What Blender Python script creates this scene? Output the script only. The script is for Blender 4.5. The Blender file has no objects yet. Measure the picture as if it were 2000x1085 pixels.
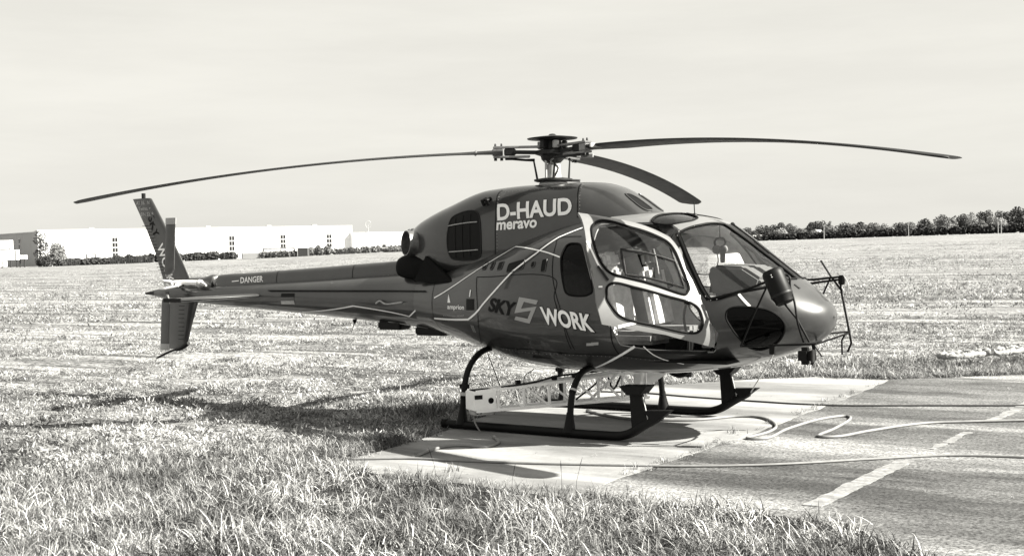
import bpy, bmesh, math
import numpy as np
from mathutils import Vector, Matrix
from mathutils.geometry import delaunay_2d_cdt
rng = np.random.default_rng(7)
PI = math.pi
scene = bpy.context.scene
COL = scene.collection

# ------------------------------------------------------------------ camera
CAM = np.array([7.6607, -11.9581, 1.9664])
YAW, PITCH, ROLL, FPX = 2.1757, -0.0225, -0.024, 2418.46      # focal length in pixels of a 2000 px wide picture
fw = np.array([math.cos(PITCH)*math.cos(YAW), math.cos(PITCH)*math.sin(YAW), math.sin(PITCH)])
rt = np.cross(fw, [0, 0, 1]); rt /= np.linalg.norm(rt); upv = np.cross(rt, fw)
rt, upv = math.cos(ROLL)*rt + math.sin(ROLL)*upv, -math.sin(ROLL)*rt + math.cos(ROLL)*upv
cam = bpy.data.objects.new('camera', bpy.data.cameras.new('camera')); COL.objects.link(cam)
cam.matrix_world = Matrix(((rt[0], upv[0], -fw[0], CAM[0]), (rt[1], upv[1], -fw[1], CAM[1]), (rt[2], upv[2], -fw[2], CAM[2]), (0, 0, 0, 1)))
cam.data.sensor_width = 36; cam.data.sensor_fit = 'HORIZONTAL'; cam.data.lens = FPX/2000*36
cam.data.clip_start = 0.1; cam.data.clip_end = 12000
scene.camera = cam
RH = np.array([math.sin(YAW), -math.cos(YAW), 0]); FH = np.array([math.cos(YAW), math.sin(YAW), 0])   # level right and forward

# ------------------------------------------------------------------ light
TINT = (1.0, 0.98, 0.905)                  # the warm tone of the monochrome picture, carried by the light
SUN_EL, SUN_PHI = math.radians(38), math.radians(15)
sdir = (RH*math.cos(SUN_PHI) - FH*math.sin(SUN_PHI))*math.cos(SUN_EL) + np.array([0, 0, math.sin(SUN_EL)])
world = bpy.data.worlds.new('World'); scene.world = world; world.use_nodes = True
nt = world.node_tree; nt.nodes.clear(); N = nt.nodes.new; Lk = nt.links.new
out = N('ShaderNodeOutputWorld'); bg = N('ShaderNodeBackground'); bg.inputs['Strength'].default_value = 0.0625
sky = N('ShaderNodeTexSky'); sky.sky_type = 'NISHITA'; sky.sun_disc = False
sky.sun_elevation = SUN_EL; sky.sun_rotation = math.atan2(sdir[0], sdir[1]); sky.air_density = 1.0; sky.dust_density = 2.2; sky.ozone_density = 1.0
bw = N('ShaderNodeRGBToBW'); Lk(sky.outputs[0], bw.inputs[0])
tc = N('ShaderNodeTexCoord'); mp = N('ShaderNodeMapping'); mp.inputs['Scale'].default_value = (1.2, 1.2, 9.0)
mp.inputs['Rotation'].default_value = (0.09, -0.05, 0.0)
nz = N('ShaderNodeTexNoise'); nz.inputs['Scale'].default_value = 2.6; nz.inputs['Detail'].default_value = 7; nz.inputs['Roughness'].default_value = 0.62
Lk(tc.outputs['Generated'], mp.inputs[0]); Lk(mp.outputs[0], nz.inputs['Vector'])
cr = N('ShaderNodeMapRange'); cr.inputs['From Min'].default_value = 0.38; cr.inputs['From Max'].default_value = 0.68
cr.inputs['To Min'].default_value = 0.955; cr.inputs['To Max'].default_value = 1.03
Lk(nz.outputs[0], cr.inputs[0])
# thin high cloud evens the sky out: the sky's own luminance mixed with a uniform veil
veil = N('ShaderNodeMix'); veil.data_type = 'FLOAT'; veil.inputs[0].default_value = 0.85
SKY_VEIL = 3.36
Lk(bw.outputs[0], veil.inputs[2]); veil.inputs[3].default_value = SKY_VEIL
mu = N('ShaderNodeMath'); mu.operation = 'MULTIPLY'; Lk(veil.outputs[0], mu.inputs[0]); Lk(cr.outputs[0], mu.inputs[1])
tn = N('ShaderNodeVectorMath'); tn.operation = 'SCALE'; tn.inputs[0].default_value = TINT; Lk(mu.outputs[0], tn.inputs['Scale'])
Lk(tn.outputs[0], bg.inputs['Color']); Lk(bg.outputs[0], out.inputs[0])
sl = bpy.data.lights.new('sun', 'SUN'); sl.energy = 5.0; sl.angle = math.radians(0.5); sl.color = (1.0, 0.975, 0.895)
sun = bpy.data.objects.new('sun', sl); COL.objects.link(sun)
sun.rotation_euler = Vector(sdir).to_track_quat('Z', 'Y').to_euler(); sun.location = (20, 0, 30)
scene.view_settings.view_transform = 'Standard'; scene.view_settings.look = 'None'
scene.view_settings.exposure = 2.05; scene.view_settings.gamma = 1.0; scene.view_settings.use_curve_mapping = False

# ------------------------------------------------------------------ materials
def mat(name, g, rough=0.6, var=0.0, vscale=6.0, metal=0.0, coat=0.0, bump=0.0, bscale=40.0, spec=0.5, rvar=0.12):
    m = bpy.data.materials.new(name); m.use_nodes = True; t = m.node_tree; b = t.nodes['Principled BSDF']
    b.inputs['Base Color'].default_value = (g, g, g, 1); b.inputs['Roughness'].default_value = rough
    b.inputs['Metallic'].default_value = metal; b.inputs['Coat Weight'].default_value = coat; b.inputs['Coat Roughness'].default_value = 0.06
    b.inputs['Specular IOR Level'].default_value = spec
    co = t.nodes.new('ShaderNodeTexCoord')
    if var:
        n = t.nodes.new('ShaderNodeTexNoise'); n.inputs['Scale'].default_value = vscale; n.inputs['Detail'].default_value = 6; n.inputs['Roughness'].default_value = 0.65
        r = t.nodes.new('ShaderNodeMapRange'); r.inputs['From Min'].default_value = 0.3; r.inputs['From Max'].default_value = 0.7
        r.inputs['To Min'].default_value = g*(1-var); r.inputs['To Max'].default_value = g*(1+var)
        t.links.new(co.outputs['Object'], n.inputs['Vector']); t.links.new(n.outputs[0], r.inputs[0]); t.links.new(r.outputs[0], b.inputs['Base Color'])
        r2 = t.nodes.new('ShaderNodeMapRange'); r2.inputs['To Min'].default_value = max(rough-rvar, 0.03); r2.inputs['To Max'].default_value = rough+rvar
        t.links.new(n.outputs[0], r2.inputs[0]); t.links.new(r2.outputs[0], b.inputs['Roughness'])
    if bump:
        n = t.nodes.new('ShaderNodeTexNoise'); n.inputs['Scale'].default_value = bscale; n.inputs['Detail'].default_value = 4
        bp = t.nodes.new('ShaderNodeBump'); bp.inputs['Strength'].default_value = bump; bp.inputs['Distance'].default_value = 0.01
        t.links.new(co.outputs['Object'], n.inputs['Vector']); t.links.new(n.outputs[0], bp.inputs['Height']); t.links.new(bp.outputs[0], b.inputs['Normal'])
    return m
def glass(name, tr=0.85, ior=1.45, base=None):
    m = bpy.data.materials.new(name); m.use_nodes = True; t = m.node_tree; t.nodes.clear()
    o = t.nodes.new('ShaderNodeOutputMaterial'); mx = t.nodes.new('ShaderNodeMixShader'); tp = t.nodes.new('ShaderNodeBsdfTransparent'); gl = t.nodes.new('ShaderNodeBsdfGlossy')
    tp.inputs[0].default_value = (tr, tr, tr, 1); gl.inputs['Roughness'].default_value = 0.015; gl.inputs[0].default_value = (0.95, 0.95, 0.95, 1)
    fr = t.nodes.new('ShaderNodeFresnel'); fr.inputs[0].default_value = ior
    t.links.new(fr.outputs[0], mx.inputs[0]); t.links.new(tp.outputs[0], mx.inputs[1]); t.links.new(gl.outputs[0], mx.inputs[2]); t.links.new(mx.outputs[0], o.inputs[0])
    return m
M = dict(
    paint=mat('paint', 0.026, 0.36, 0.45, 1.1, coat=0.7, spec=0.42, rvar=0.08), skin_pale=mat('pale_grey_skin', 0.145, 0.42, 0.12, 1.6, coat=0.4, spec=0.35), lining=mat('lining', 0.68, 0.8, 0.15, 8), black=mat('black', 0.004, 0.5, 0.3, 9, spec=0.18),  # includes a paler grey for the front door and cabin roof
    rubber=mat('rubber', 0.003, 0.7, spec=0.12), skid=mat('skid_paint', 0.0035, 0.55, 0.5, 14, bump=0.1, spec=0.16), white=mat('white_paint', 0.88, 0.4, 0.06, 12),
    decal=mat('white_decal', 0.85, 0.45), grey_decal=mat('grey_decal', 0.30, 0.5), black_decal=mat('black_decal', 0.003, 0.5, spec=0.15),
    alu=mat('aluminium', 0.75, 0.3, 0.15, 20, metal=0.9), steel=mat('steel', 0.20, 0.4, 0.3, 14, metal=0.8), dark_metal=mat('dark_metal', 0.012, 0.5, 0.4, 12, spec=0.25),
    pale=mat('pale_metal', 0.36, 0.45, 0.2, 18), soot=mat('soot', 0.005, 0.8, 0.5, 7, spec=0.12), blade=mat('rotor_blade_skin', 0.008, 0.5, 0.3, 5, spec=0.2),
    blade_grey=mat('tail_blade_skin', 0.07, 0.5, 0.2, 5), tipgrey=mat('blade_tip', 0.3, 0.5),
    seat=mat('seat_cover', 0.62, 0.9, 0.2, 14, bump=0.2), seat_dark=mat('seat_dark', 0.16, 0.9, 0.2, 14), panel=mat('panel_black', 0.006, 0.8, 0.2, 12, spec=0.15),
    hood=mat('hood', 0.10, 0.85, 0.15, 10), tint=glass('tinted_glass', 0.04, 1.22), glass=glass('clear_glass', 0.94, 1.62), sky_glass=glass('skylight_glass', 0.45, 1.4),
    hose=mat('hose', 0.17, 0.6, 0.2, 9), hose_dark=mat('hose_dark', 0.03, 0.6, 0.3, 9), rope=mat('rope', 0.22, 0.9, 0.2, 30),
    wall_white=mat('white_cladding', 0.80, 0.6, 0.05, 0.05), wall_grey=mat('grey_and_shaded_wall', 0.33, 0.7, 0.1, 0.05), roof=mat('roof', 0.45, 0.8), pane=mat('window_pane', 0.02, 0.15),  # the grey wall colour also stands for shade on the wing
    door_grey=mat('roller_door', 0.40, 0.6), far_dark=mat('dark_frame', 0.03, 0.7), trunk=mat('trunk', 0.07, 0.9, 0.3, 3), pole=mat('pole', 0.30, 0.8), van=mat('van_paint', 0.75, 0.3),
)
# the rear window of the cabin has its own darker glazing

# ------------------------------------------------------------------ helpers
def prop(o, label=None, cat=None, group=None, kind=None):
    for k, v in (('label', label), ('category', cat), ('group', group), ('kind', kind)):
        if v: o[k] = v
    return o
def empty(name, loc=(0, 0, 0), rz=0.0):
    o = bpy.data.objects.new(name, None); COL.objects.link(o); o.location = loc; o.rotation_euler = (0, 0, rz); o.empty_display_size = 0.2
    return o
class MB:
    def __init__(s): s.v = []; s.f = []; s.n = 0
    def add(s, v, f):
        v = np.asarray(v, float).reshape(-1, 3); s.v.append(v)
        s.f += [tuple(i+s.n for i in q) for q in f]; s.n += len(v); return s
    def box(s, c, d, R=None, taper=1.0):
        d = np.asarray(d)/2; k = []
        for z in (-1, 1):
            t = taper if z > 0 else 1.0
            for x, y in ((-1, -1), (1, -1), (1, 1), (-1, 1)): k.append((x*d[0]*t, y*d[1]*t, z*d[2]))
        k = np.array(k)
        if R is not None: k = k @ np.asarray(R).T
        return s.add(k+np.asarray(c), [(3, 2, 1, 0), (4, 5, 6, 7), (0, 1, 5, 4), (1, 2, 6, 5), (2, 3, 7, 6), (3, 0, 4, 7)])
    def bar(s, a, b, w, h=None, upd=(0, 0, 1)):
        a, b = np.asarray(a, float), np.asarray(b, float); h = h or w; d = b-a; L = np.linalg.norm(d); d /= L
        u = np.asarray(upd, float)
        if abs(d @ u) > 0.95: u = np.array([1., 0, 0])
        y = np.cross(u, d); y /= np.linalg.norm(y); z = np.cross(d, y)
        return s.box((a+b)/2, (L, w, h), np.stack([d, y, z], 1))
    def tube(s, P, r, n=8, closed=False, cap=True, flat=1.0):
        P = np.asarray(P, float); m = len(P); r = np.broadcast_to(np.asarray(r, float), (m,))
        T = (np.roll(P, -1, 0)-np.roll(P, 1, 0)) if closed else np.gradient(P, axis=0)
        T /= np.linalg.norm(T, axis=1)[:, None]+1e-12
        u = np.cross(T[0], [0, 0, 1]);
        if np.linalg.norm(u) < 0.1: u = np.cross(T[0], [0, 1, 0])
        u /= np.linalg.norm(u); V = []
        a = np.arange(n)*2*PI/n
        for i in range(m):
            u = u-T[i]*(u @ T[i]); u /= np.linalg.norm(u); w = np.cross(T[i], u)
            V.append(P[i]+r[i]*(np.cos(a)[:, None]*u+flat*np.sin(a)[:, None]*w))
        F = []
        for i in range(m if closed else m-1):
            j = (i+1) % m
            for k in range(n): F.append((i*n+k, i*n+(k+1) % n, j*n+(k+1) % n, j*n+k))
        if cap and not closed: F += [tuple(range(n))[::-1], tuple((m-1)*n+k for k in range(n))]
        return s.add(np.concatenate(V), F)
    def lathe(s, prof, c=(0, 0, 0), n=24, axis=(0, 0, 1)):
        ax = np.asarray(axis, float); ax /= np.linalg.norm(ax)
        u = np.cross(ax, [0, 1, 0]) if abs(ax[1]) < 0.9 else np.cross(ax, [1, 0, 0]); u /= np.linalg.norm(u); w = np.cross(ax, u)
        a = np.arange(n)*2*PI/n; V = []
        for rr, h in prof: V.append(np.asarray(c)+ax*h+rr*(np.cos(a)[:, None]*u+np.sin(a)[:, None]*w))
        m = len(prof); F = [(i*n+k, i*n+(k+1) % n, (i+1)*n+(k+1) % n, (i+1)*n+k) for i in range(m-1) for k in range(n)]
        if prof[0][0] > 1e-5: F.append(tuple(range(n))[::-1])
        if prof[-1][0] > 1e-5: F.append(tuple((m-1)*n+k for k in range(n)))
        return s.add(np.concatenate(V), F)
    def prism(s, poly, off):
        "closed polygon of 3-D points extruded by off"
        P = np.asarray(poly, float); n = len(P); Q = P+np.asarray(off, float)
        return s.add(np.concatenate([P, Q]), [tuple(range(n))[::-1], tuple(range(n, 2*n))]+[(i, (i+1) % n, n+(i+1) % n, n+i) for i in range(n)])
    def xform(s, fn): s.v = [fn(v) for v in s.v]; return s
    def build(s, name, material, parent=None, smooth=True, angle=35, bevel=0.0, fix=True, normals=None):
        me = bpy.data.meshes.new(name); V = np.concatenate(s.v) if s.v else np.zeros((0, 3))
        me.from_pydata(V.tolist(), [], s.f)
        if fix:
            bm = bmesh.new(); bm.from_mesh(me); bmesh.ops.recalc_face_normals(bm, faces=bm.faces[:])
            if bevel: bmesh.ops.bevel(bm, geom=bm.edges[:], offset=bevel, segments=2, affect='EDGES', clamp_overlap=True)
            bm.to_mesh(me); bm.free()
        me.materials.append(M[material] if isinstance(material, str) else material)
        if smooth:
            me.polygons.foreach_set('use_smooth', [True]*len(me.polygons))
            if normals is not None: me.normals_split_custom_set_from_vertices(normals)
            else: me.set_sharp_from_angle(angle=math.radians(angle))
        me.update(); o = bpy.data.objects.new(name, me); COL.objects.link(o)
        if parent: o.parent = parent
        return o
def spline(P, n=8, closed=False):
    "Catmull-Rom through the points"
    P = np.asarray(P, float); m = len(P); outp = []
    for i in range(m if closed else m-1):
        a, b, c, d = (P[(i+k) % m] if closed else P[min(max(i+k, 0), m-1)] for k in (-1, 0, 1, 2))
        for t in np.arange(n)/n:
            outp.append(0.5*((2*b)+(-a+c)*t+(2*a-5*b+4*c-d)*t*t+(-a+3*b-3*c+d)*t**3))
    if not closed: outp.append(P[-1])
    return np.array(outp)
def inside(P, poly):
    x, y = P[:, 0], P[:, 1]; r = np.zeros(len(P), bool); n = len(poly)
    for i in range(n):
        x1, y1 = poly[i]; x2, y2 = poly[(i+1) % n]
        c = ((y1 > y) != (y2 > y)); r ^= c & (x < (x2-x1)*(y-y1)/((y2-y1) if y2 != y1 else 1e-12)+x1)
    return r
# ------------------------------------------------------------------ the setting
PHI_ = np.array([-.392, -.345, -.204, -.127, -.091, .2, .392]); ZF = np.array([.31, .44, 1.35, 2.3, 2.7, 3.08, 3.64]); DF = np.array([400, 405, 425, 440, 450, 450, 450.])
def hz(x, y):
    "height of the ground: level round the pad, rising a little towards the far edge of the field"
    d = np.stack([np.asarray(x, float)-CAM[0], np.asarray(y, float)-CAM[1]], -1); r = np.linalg.norm(d, axis=-1)
    ph = np.arctan2(d @ RH[:2], d @ FH[:2]); z = np.interp(ph, PHI_, ZF); df = np.interp(ph, PHI_, DF)
    return -0.03+(z+0.03)*np.clip((r-60)/(df-60), 0, 1.06)
def far(px, dist):
    "ground point in the direction of picture column px (2000 wide) at a depth of dist metres"
    P = CAM[:2]+dist*(FH[:2]+RH[:2]*(px-1000)/FPX); return np.array([P[0], P[1], float(hz(P[0], P[1]))])
NA = 256; rings = np.concatenate([[2, 4, 7, 10, 14, 18, 24, 30, 40, 50], np.geomspace(60, 5000, 60)])
aa = np.arange(NA)*2*PI/NA; gx = np.concatenate([[0.]]+[r*np.cos(aa) for r in rings]); gy = np.concatenate([[0.]]+[r*np.sin(aa) for r in rings])
gx += CAM[0]; gy += CAM[1]
gf = [(0, 1+k, 1+(k+1) % NA) for k in range(NA)]+[(1+i*NA+k, 1+(i+1)*NA+k, 1+(i+1)*NA+(k+1) % NA, 1+i*NA+(k+1) % NA) for i in range(len(rings)-1) for k in range(NA)]
def nodes(name, rough=0.95):
    m = bpy.data.materials.new(name); m.use_nodes = True; t = m.node_tree; b = t.nodes['Principled BSDF']; b.inputs['Roughness'].default_value = rough; b.inputs['Specular IOR Level'].default_value = 0.2
    co = t.nodes.new('ShaderNodeTexCoord')
    def noise(scale, detail=5, rough_=0.6, stretch=None, rot=0.0, dist=0.0):
        n = t.nodes.new('ShaderNodeTexNoise'); n.inputs['Scale'].default_value = scale; n.inputs['Detail'].default_value = detail; n.inputs['Roughness'].default_value = rough_; n.inputs['Distortion'].default_value = dist
        mp_ = t.nodes.new('ShaderNodeMapping'); mp_.inputs['Rotation'].default_value = (0, 0, rot); mp_.inputs['Scale'].default_value = stretch or (1, 1, 1)
        t.links.new(co.outputs['Object'], mp_.inputs[0]); t.links.new(mp_.outputs[0], n.inputs['Vector']); return n.outputs[0]
    def rng_(x, a, b_, c, d):
        r = t.nodes.new('ShaderNodeMapRange'); r.inputs['From Min'].default_value = a; r.inputs['From Max'].default_value = b_; r.inputs['To Min'].default_value = c; r.inputs['To Max'].default_value = d; t.links.new(x, r.inputs[0]); return r.outputs[0]
    def op(k, x, y):
        q = t.nodes.new('ShaderNodeMath'); q.operation = k
        for i, v in enumerate((x, y)):
            if isinstance(v, (int, float)): q.inputs[i].default_value = v
            else: t.links.new(v, q.inputs[i])
        return q.outputs[0]
    def bump(h, dist=0.02, st=1.0):
        q = t.nodes.new('ShaderNodeBump'); q.inputs['Distance'].default_value = dist; q.inputs['Strength'].default_value = st; t.links.new(h, q.inputs['Height']); t.links.new(q.outputs[0], b.inputs['Normal'])
    return m, t, b, noise, rng_, op, bump
ROWA = math.atan2(RH[1], RH[0])
m, t, b, noise, rg, op, bump = nodes('field_soil')
sp = rg(noise(11, 6, 0.75), 0.40, 0.55, 0.03, 0.30); rows = rg(noise(0.55, 4, 0.6, (0.10, 1.0, 1.0), -ROWA-0.06), 0.38, 0.54, 0.42, 1.12); big = rg(noise(0.04, 3, 0.5), 0.3, 0.7, 0.9, 1.08)
fine_rows = rg(noise(2.0, 4, 0.6, (0.07, 1.0, 1.0), -ROWA-0.06), 0.40, 0.50, 0.42, 1.08)
t.links.new(op('MULTIPLY', op('MULTIPLY', sp, op('MULTIPLY', rows, fine_rows)), big), b.inputs['Base Color']); bump(noise(9, 6, 0.7), 0.08, 1.0); M['field'] = m
m, t, b, noise, rg, op, bump = nodes('concrete', 0.85)
v1 = rg(noise(1.1, 6, 0.65, (0.5, 1, 1), -ROWA), 0.30, 0.62, 0.15, 0.27); v2 = rg(noise(14, 5, 0.7), 0.3, 0.7, 0.88, 1.07); v3 = rg(noise(0.7, 4, 0.6, (0.25, 1.6, 1), -ROWA, 0.5), 0.38, 0.52, 0.60, 1.0)
t.links.new(op('MULTIPLY', op('MULTIPLY', v1, v2), v3), b.inputs['Base Color']); bump(noise(40, 4, 0.6), 0.004, 0.5); M['concrete'] = m
m, t, b, noise, rg, op, bump = nodes('asphalt', 0.8)
v1 = rg(noise(0.55, 6, 0.65, (0.35, 1.5, 1), -ROWA, 0.4), 0.38, 0.58, 0.038, 0.115); v2 = rg(noise(34, 4, 0.8), 0.34, 0.66, 0.10, 2.0); v3 = rg(noise(2.6, 6, 0.7, (0.4, 1, 1), -ROWA), 0.32, 0.68, 0.75, 1.25)
pale = rg(noise(0.6, 5, 0.65, (0.22, 1.5, 1), -ROWA+0.05, 0.3), 0.50, 0.64, 1.0, 1.9)
t.links.new(op('MULTIPLY', op('MULTIPLY', op('MULTIPLY', v1, v2), v3), pale), b.inputs['Base Color']); bump(noise(90, 3, 0.7), 0.006, 0.7); M['asphalt'] = m
mb = MB(); mb.add(np.stack([gx, gy, hz(gx, gy)], 1), gf)
FIELD = prop(mb.build('field', 'field', angle=80), kind='structure')
def ragged(P, step, amp, seed):
    "subdivide a closed outline and roughen it"
    r_ = np.random.default_rng(seed); P = np.asarray(P, float); o = []
    for i in range(len(P)):
        a, b = P[i], P[(i+1) % len(P)]; L = np.linalg.norm(b-a); n = max(int(L/step), 1); nn = np.array([-(b-a)[1], (b-a)[0]])/(L+1e-9); w = 0
        for k in range(n):
            w = 0.7*w+r_.normal()*amp*0.7; o.append(a+(b-a)*k/n+nn*w*(0 if k == 0 else 1))
    return np.array(o)
PAD = ragged([(-0.25, -3.55), (2.42, -3.7), (2.38, -1.0), (2.30, 2.0), (2.05, 5.5), (1.0, 5.5), (0.33, 4.95), (-0.54, 3.8), (-1.1, 2.9), (-1.08, 1.9), (-1.14, 0.5), (-0.71, -1.12), (-0.54, -2.12), (-0.43, -2.95)], 0.16, 0.022, 3)
ROAD = ragged([(2.30, -3.62), (3.4, -3.5), (4.7, -3.55), (5.5, -4.4), (6.5, -5.9), (8.8, -9.8), (26, -6), (34, 26), (12, 12.2), (3.56, 6.92), (1.95, 5.55), (2.2, 2.0), (2.3, -1.0)], 0.12, 0.02, 4)
SOIL = ragged([(-14, -13), (12, -13), (7.6, -8.0), (6.5, -6.0), (5.5, -4.5), (4.7, -3.62), (3.4, -3.56), (2.42, -3.70), (-0.25, -3.6), (-0.9, -3.0), (-3.0, -3.6), (-6.5, -5.5)], 0.15, 0.05, 9)
def sheet(P, z, th, name, m_):
    mb = MB(); mb.prism(np.c_[P, np.full(len(P), z-th)], (0, 0, th)); return prop(mb.build(name, m_, smooth=False), kind='structure')
M['soil'] = mat('shaded_soil', 0.02, 0.95, 0.5, 9, bump=0.6, bscale=30, spec=0.1)  # soil under long grass, shade between the blades put into its colour
sheet(SOIL, -0.022, 0.02, 'shaded_verge_soil', 'soil')
sheet(PAD, 0.0, 0.06, 'concrete_pad', 'concrete'); sheet(ROAD, -0.006, 0.05, 'asphalt_road', 'asphalt')
m, t, b, noise, rg, op, bump = nodes('road_paint', 0.7); t.links.new(rg(noise(9, 6, 0.75), 0.32, 0.64, 0.08, 0.27), b.inputs['Base Color']); M['road_paint'] = m
for i, (y0, y1, w, am, x) in enumerate(((-3.1, -0.85, 0.075, 0.006, 4.215), (-0.15, 0.25, 0.035, 0.012, 4.25), (0.28, 1.05, 0.045, 0.013, 4.27), (1.9, 3.1, 0.055, 0.012, 4.30), (3.2, 4.6, 0.06, 0.01, 4.32))):
    P = ragged([(x-w, y0), (x+w, y0), (x+w+0.02, y1), (x-w+0.02, y1)], 0.045, am, 20+i); mb = MB(); mb.prism(np.c_[P, np.full(len(P), -0.0055)], (0, 0, 0.0045))
    prop(mb.build('road_marking', 'road_paint', smooth=False), kind='structure')

# ---------------- buildings at the left edge of the field
def wallframe(pa, pb): d = (pb-pa)[:2]; L = np.linalg.norm(d); d = d/L; return d, np.array([-d[1], d[0]]), L      # along, away from camera
def building(name, a, b, ztop, depth, m_, label, cat='building', zlow=-1.0, parapet=0.25):
    root = empty(name, (0, 0, 0)); d, nrm2, L = wallframe(a, b)
    if nrm2 @ FH[:2] < 0: nrm2 = -nrm2
    c = [a[:2], b[:2], b[:2]+nrm2*depth, a[:2]+nrm2*depth]
    MB().prism([(q[0], q[1], zlow) for q in c], (0, 0, ztop-zlow)).build('wall', m_, root, smooth=False)
    e = [a[:2]-d*0.15-nrm2*0.15, b[:2]+d*0.15-nrm2*0.15, b[:2]+d*0.15+nrm2*(depth+0.15), a[:2]-d*0.15+nrm2*(depth+0.15)]
    MB().prism([(q[0], q[1], ztop) for q in e], (0, 0, parapet)).build('roof_edge', 'roof', root, smooth=False)
    n = int(L/6)
    for k in range(1, n):                                   # joints between the cladding panels
        q = a[:2]+d*L*k/n-nrm2*0.03; MB().box((q[0], q[1], (zlow+ztop)/2), (0.05, 0.05, ztop-zlow-0.1), np.array(Matrix.Rotation(math.atan2(d[1], d[0]), 3, 'Z'))).build('cladding_joint', 'wall_grey' if m_ == 'wall_white' else 'roof', root, smooth=False)
    prop(root, label, cat); return root, d, nrm2, L
def on_wall(a, d, px):
    "distance along the wall seen in picture column px"
    k = (px-1000)/FPX; v = FH[:2]+RH[:2]*k; A = np.array([d, -v]).T; s, _ = np.linalg.solve(A, CAM[:2]-a[:2]); return s, _
def zpx(px, py, dist): return CAM[2]+((488.1-(px-999)*0.024)-py)*dist/FPX
A_, B_ = far(76, 400), far(690, 442)
WH, wd, wn, wl = building('warehouse', A_, B_, 11.9, 55, 'wall_white', 'long white warehouse with narrow window columns beyond the field')
Rw = np.array(Matrix.Rotation(math.atan2(wd[1], wd[0]), 3, 'Z'))
for px, y0, y1, n in ((227, 463, 503, 4), (340, 462, 502, 4), (455, 460, 500, 4), (555, 458, 484, 3), (645, 457, 483, 3)):
    s, dist = on_wall(A_, wd, px); q = A_[:2]+wd*s-wn*0.06; zt, zb = zpx(px, y0, dist), zpx(px, y1, dist); w = 10*dist/FPX
    W = MB(); W.box((q[0], q[1], (zt+zb)/2), (w+0.3, 0.10, zt-zb+0.3), Rw); W = W.build('window', 'door_grey', WH, smooth=False)
    for i in range(n):
        for k in (-1, 1):
            c = q+wd*k*w*0.26-wn*0.08; z = zt-(zt-zb)*(i+0.5)/n; MB().box((c[0], c[1], z), (w*0.38, 0.06, (zt-zb)/n*0.74), Rw).build('pane', 'pane', W, smooth=False)
for px in (170, 300, 400, 520, 610):
    s, dist = on_wall(A_, wd, px+15); q = A_[:2]+wd*s+wn*6; MB().box((q[0], q[1], 12.4), (1.6, 1.6, 0.7), Rw).build('roof_vent', 'wall_grey', WH, smooth=False)
s, dist = on_wall(A_, wd, 122); q = A_[:2]+wd*s-wn*0.05; MB().box((q[0], q[1], 5.5), (2.2, 0.06, 8.0), Rw).build('service_door', 'roof', WH, smooth=False)
A2 = far(-60, 447); GW, gd, gn, gl = building('shaded_wing', A2, far(77, 401), 11.4, 30, 'wall_grey', 'wing at the left end of the white warehouse, its shade painted grey')  # this wall lies in shade, put into its colour as grey
Rg = np.array(Matrix.Rotation(math.atan2(gd[1], gd[0]), 3, 'Z')); s, dist = on_wall(A2, gd, 41); q = A2[:2]+gd*s-gn*0.08
Wg = MB().box((q[0], q[1], 7.0), (1.6, 0.12, 5.5), Rg).build('window', 'roof', GW, smooth=False)
for i in range(3): MB().box((q[0]-gn[0]*0.1, q[1]-gn[1]*0.1, 5.2+i*1.8), (1.1, 0.06, 1.3), Rg).build('pane', 'pane', Wg, smooth=False)
A3, B3 = far(691, 440), far(800, 452)
LW, ld, lnn, ll = building('low_hall', A3, B3, 9.3, 30, 'wall_white', 'lower white hall with a grey roller door right of the warehouse')
Rl = np.array(Matrix.Rotation(math.atan2(ld[1], ld[0]), 3, 'Z')); s, dist = on_wall(A3, ld, 730); q = A3[:2]+ld*s-lnn*0.05
DRo = MB().box((q[0], q[1], (zpx(730, 467, dist)+2)/2), (34*dist/FPX, 0.10, zpx(730, 467, dist)-2), Rl).build('roller_door', 'door_grey', LW, smooth=False)
for i in range(7): MB().box((q[0]-lnn[0]*0.06, q[1]-lnn[1]*0.06, 2.6+i*0.62), (33*dist/FPX, 0.04, 0.06), Rl).build('door_rib', 'roof', DRo, smooth=False)
for px in (766, 774, 782):
    s, dist = on_wall(A3, ld, px); q = A3[:2]+ld*s-lnn*0.04; MB().box((q[0], q[1], zpx(px, 481, dist)), (1.0, 0.08, 0.9), Rl).build('window', 'pane', LW, smooth=False)
# round sign on a mast above the low hall
P = far(722, 470); zc_ = zpx(722, 438, 470); SG = empty('mast_sign', P); r_ = 5.5*470/FPX
MB().tube([(0, 0, 0), (0, 0, zc_-P[2]-r_)], 0.12, 8).build('mast', 'pole', SG)
a_ = np.linspace(0.5, 2*PI-0.6, 30); MB().tube([RH*r_*math.cos(k)+np.array([0, 0, zc_-P[2]+r_*math.sin(k)*1.25]) for k in a_], 0.12, 8).build('ring', 'pole', SG)
MB().tube([RH*r_*0.95*math.cos(0.1)+np.array([0, 0, zc_-P[2]-0.1]), np.array([0, 0, zc_-P[2]-0.1]), np.array([0, 0, zc_-P[2]-0.8])], 0.12, 8).build('ring_bar', 'pole', SG)
prop(SG, 'round ring sign on a thin mast above the low white hall', 'sign')
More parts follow.
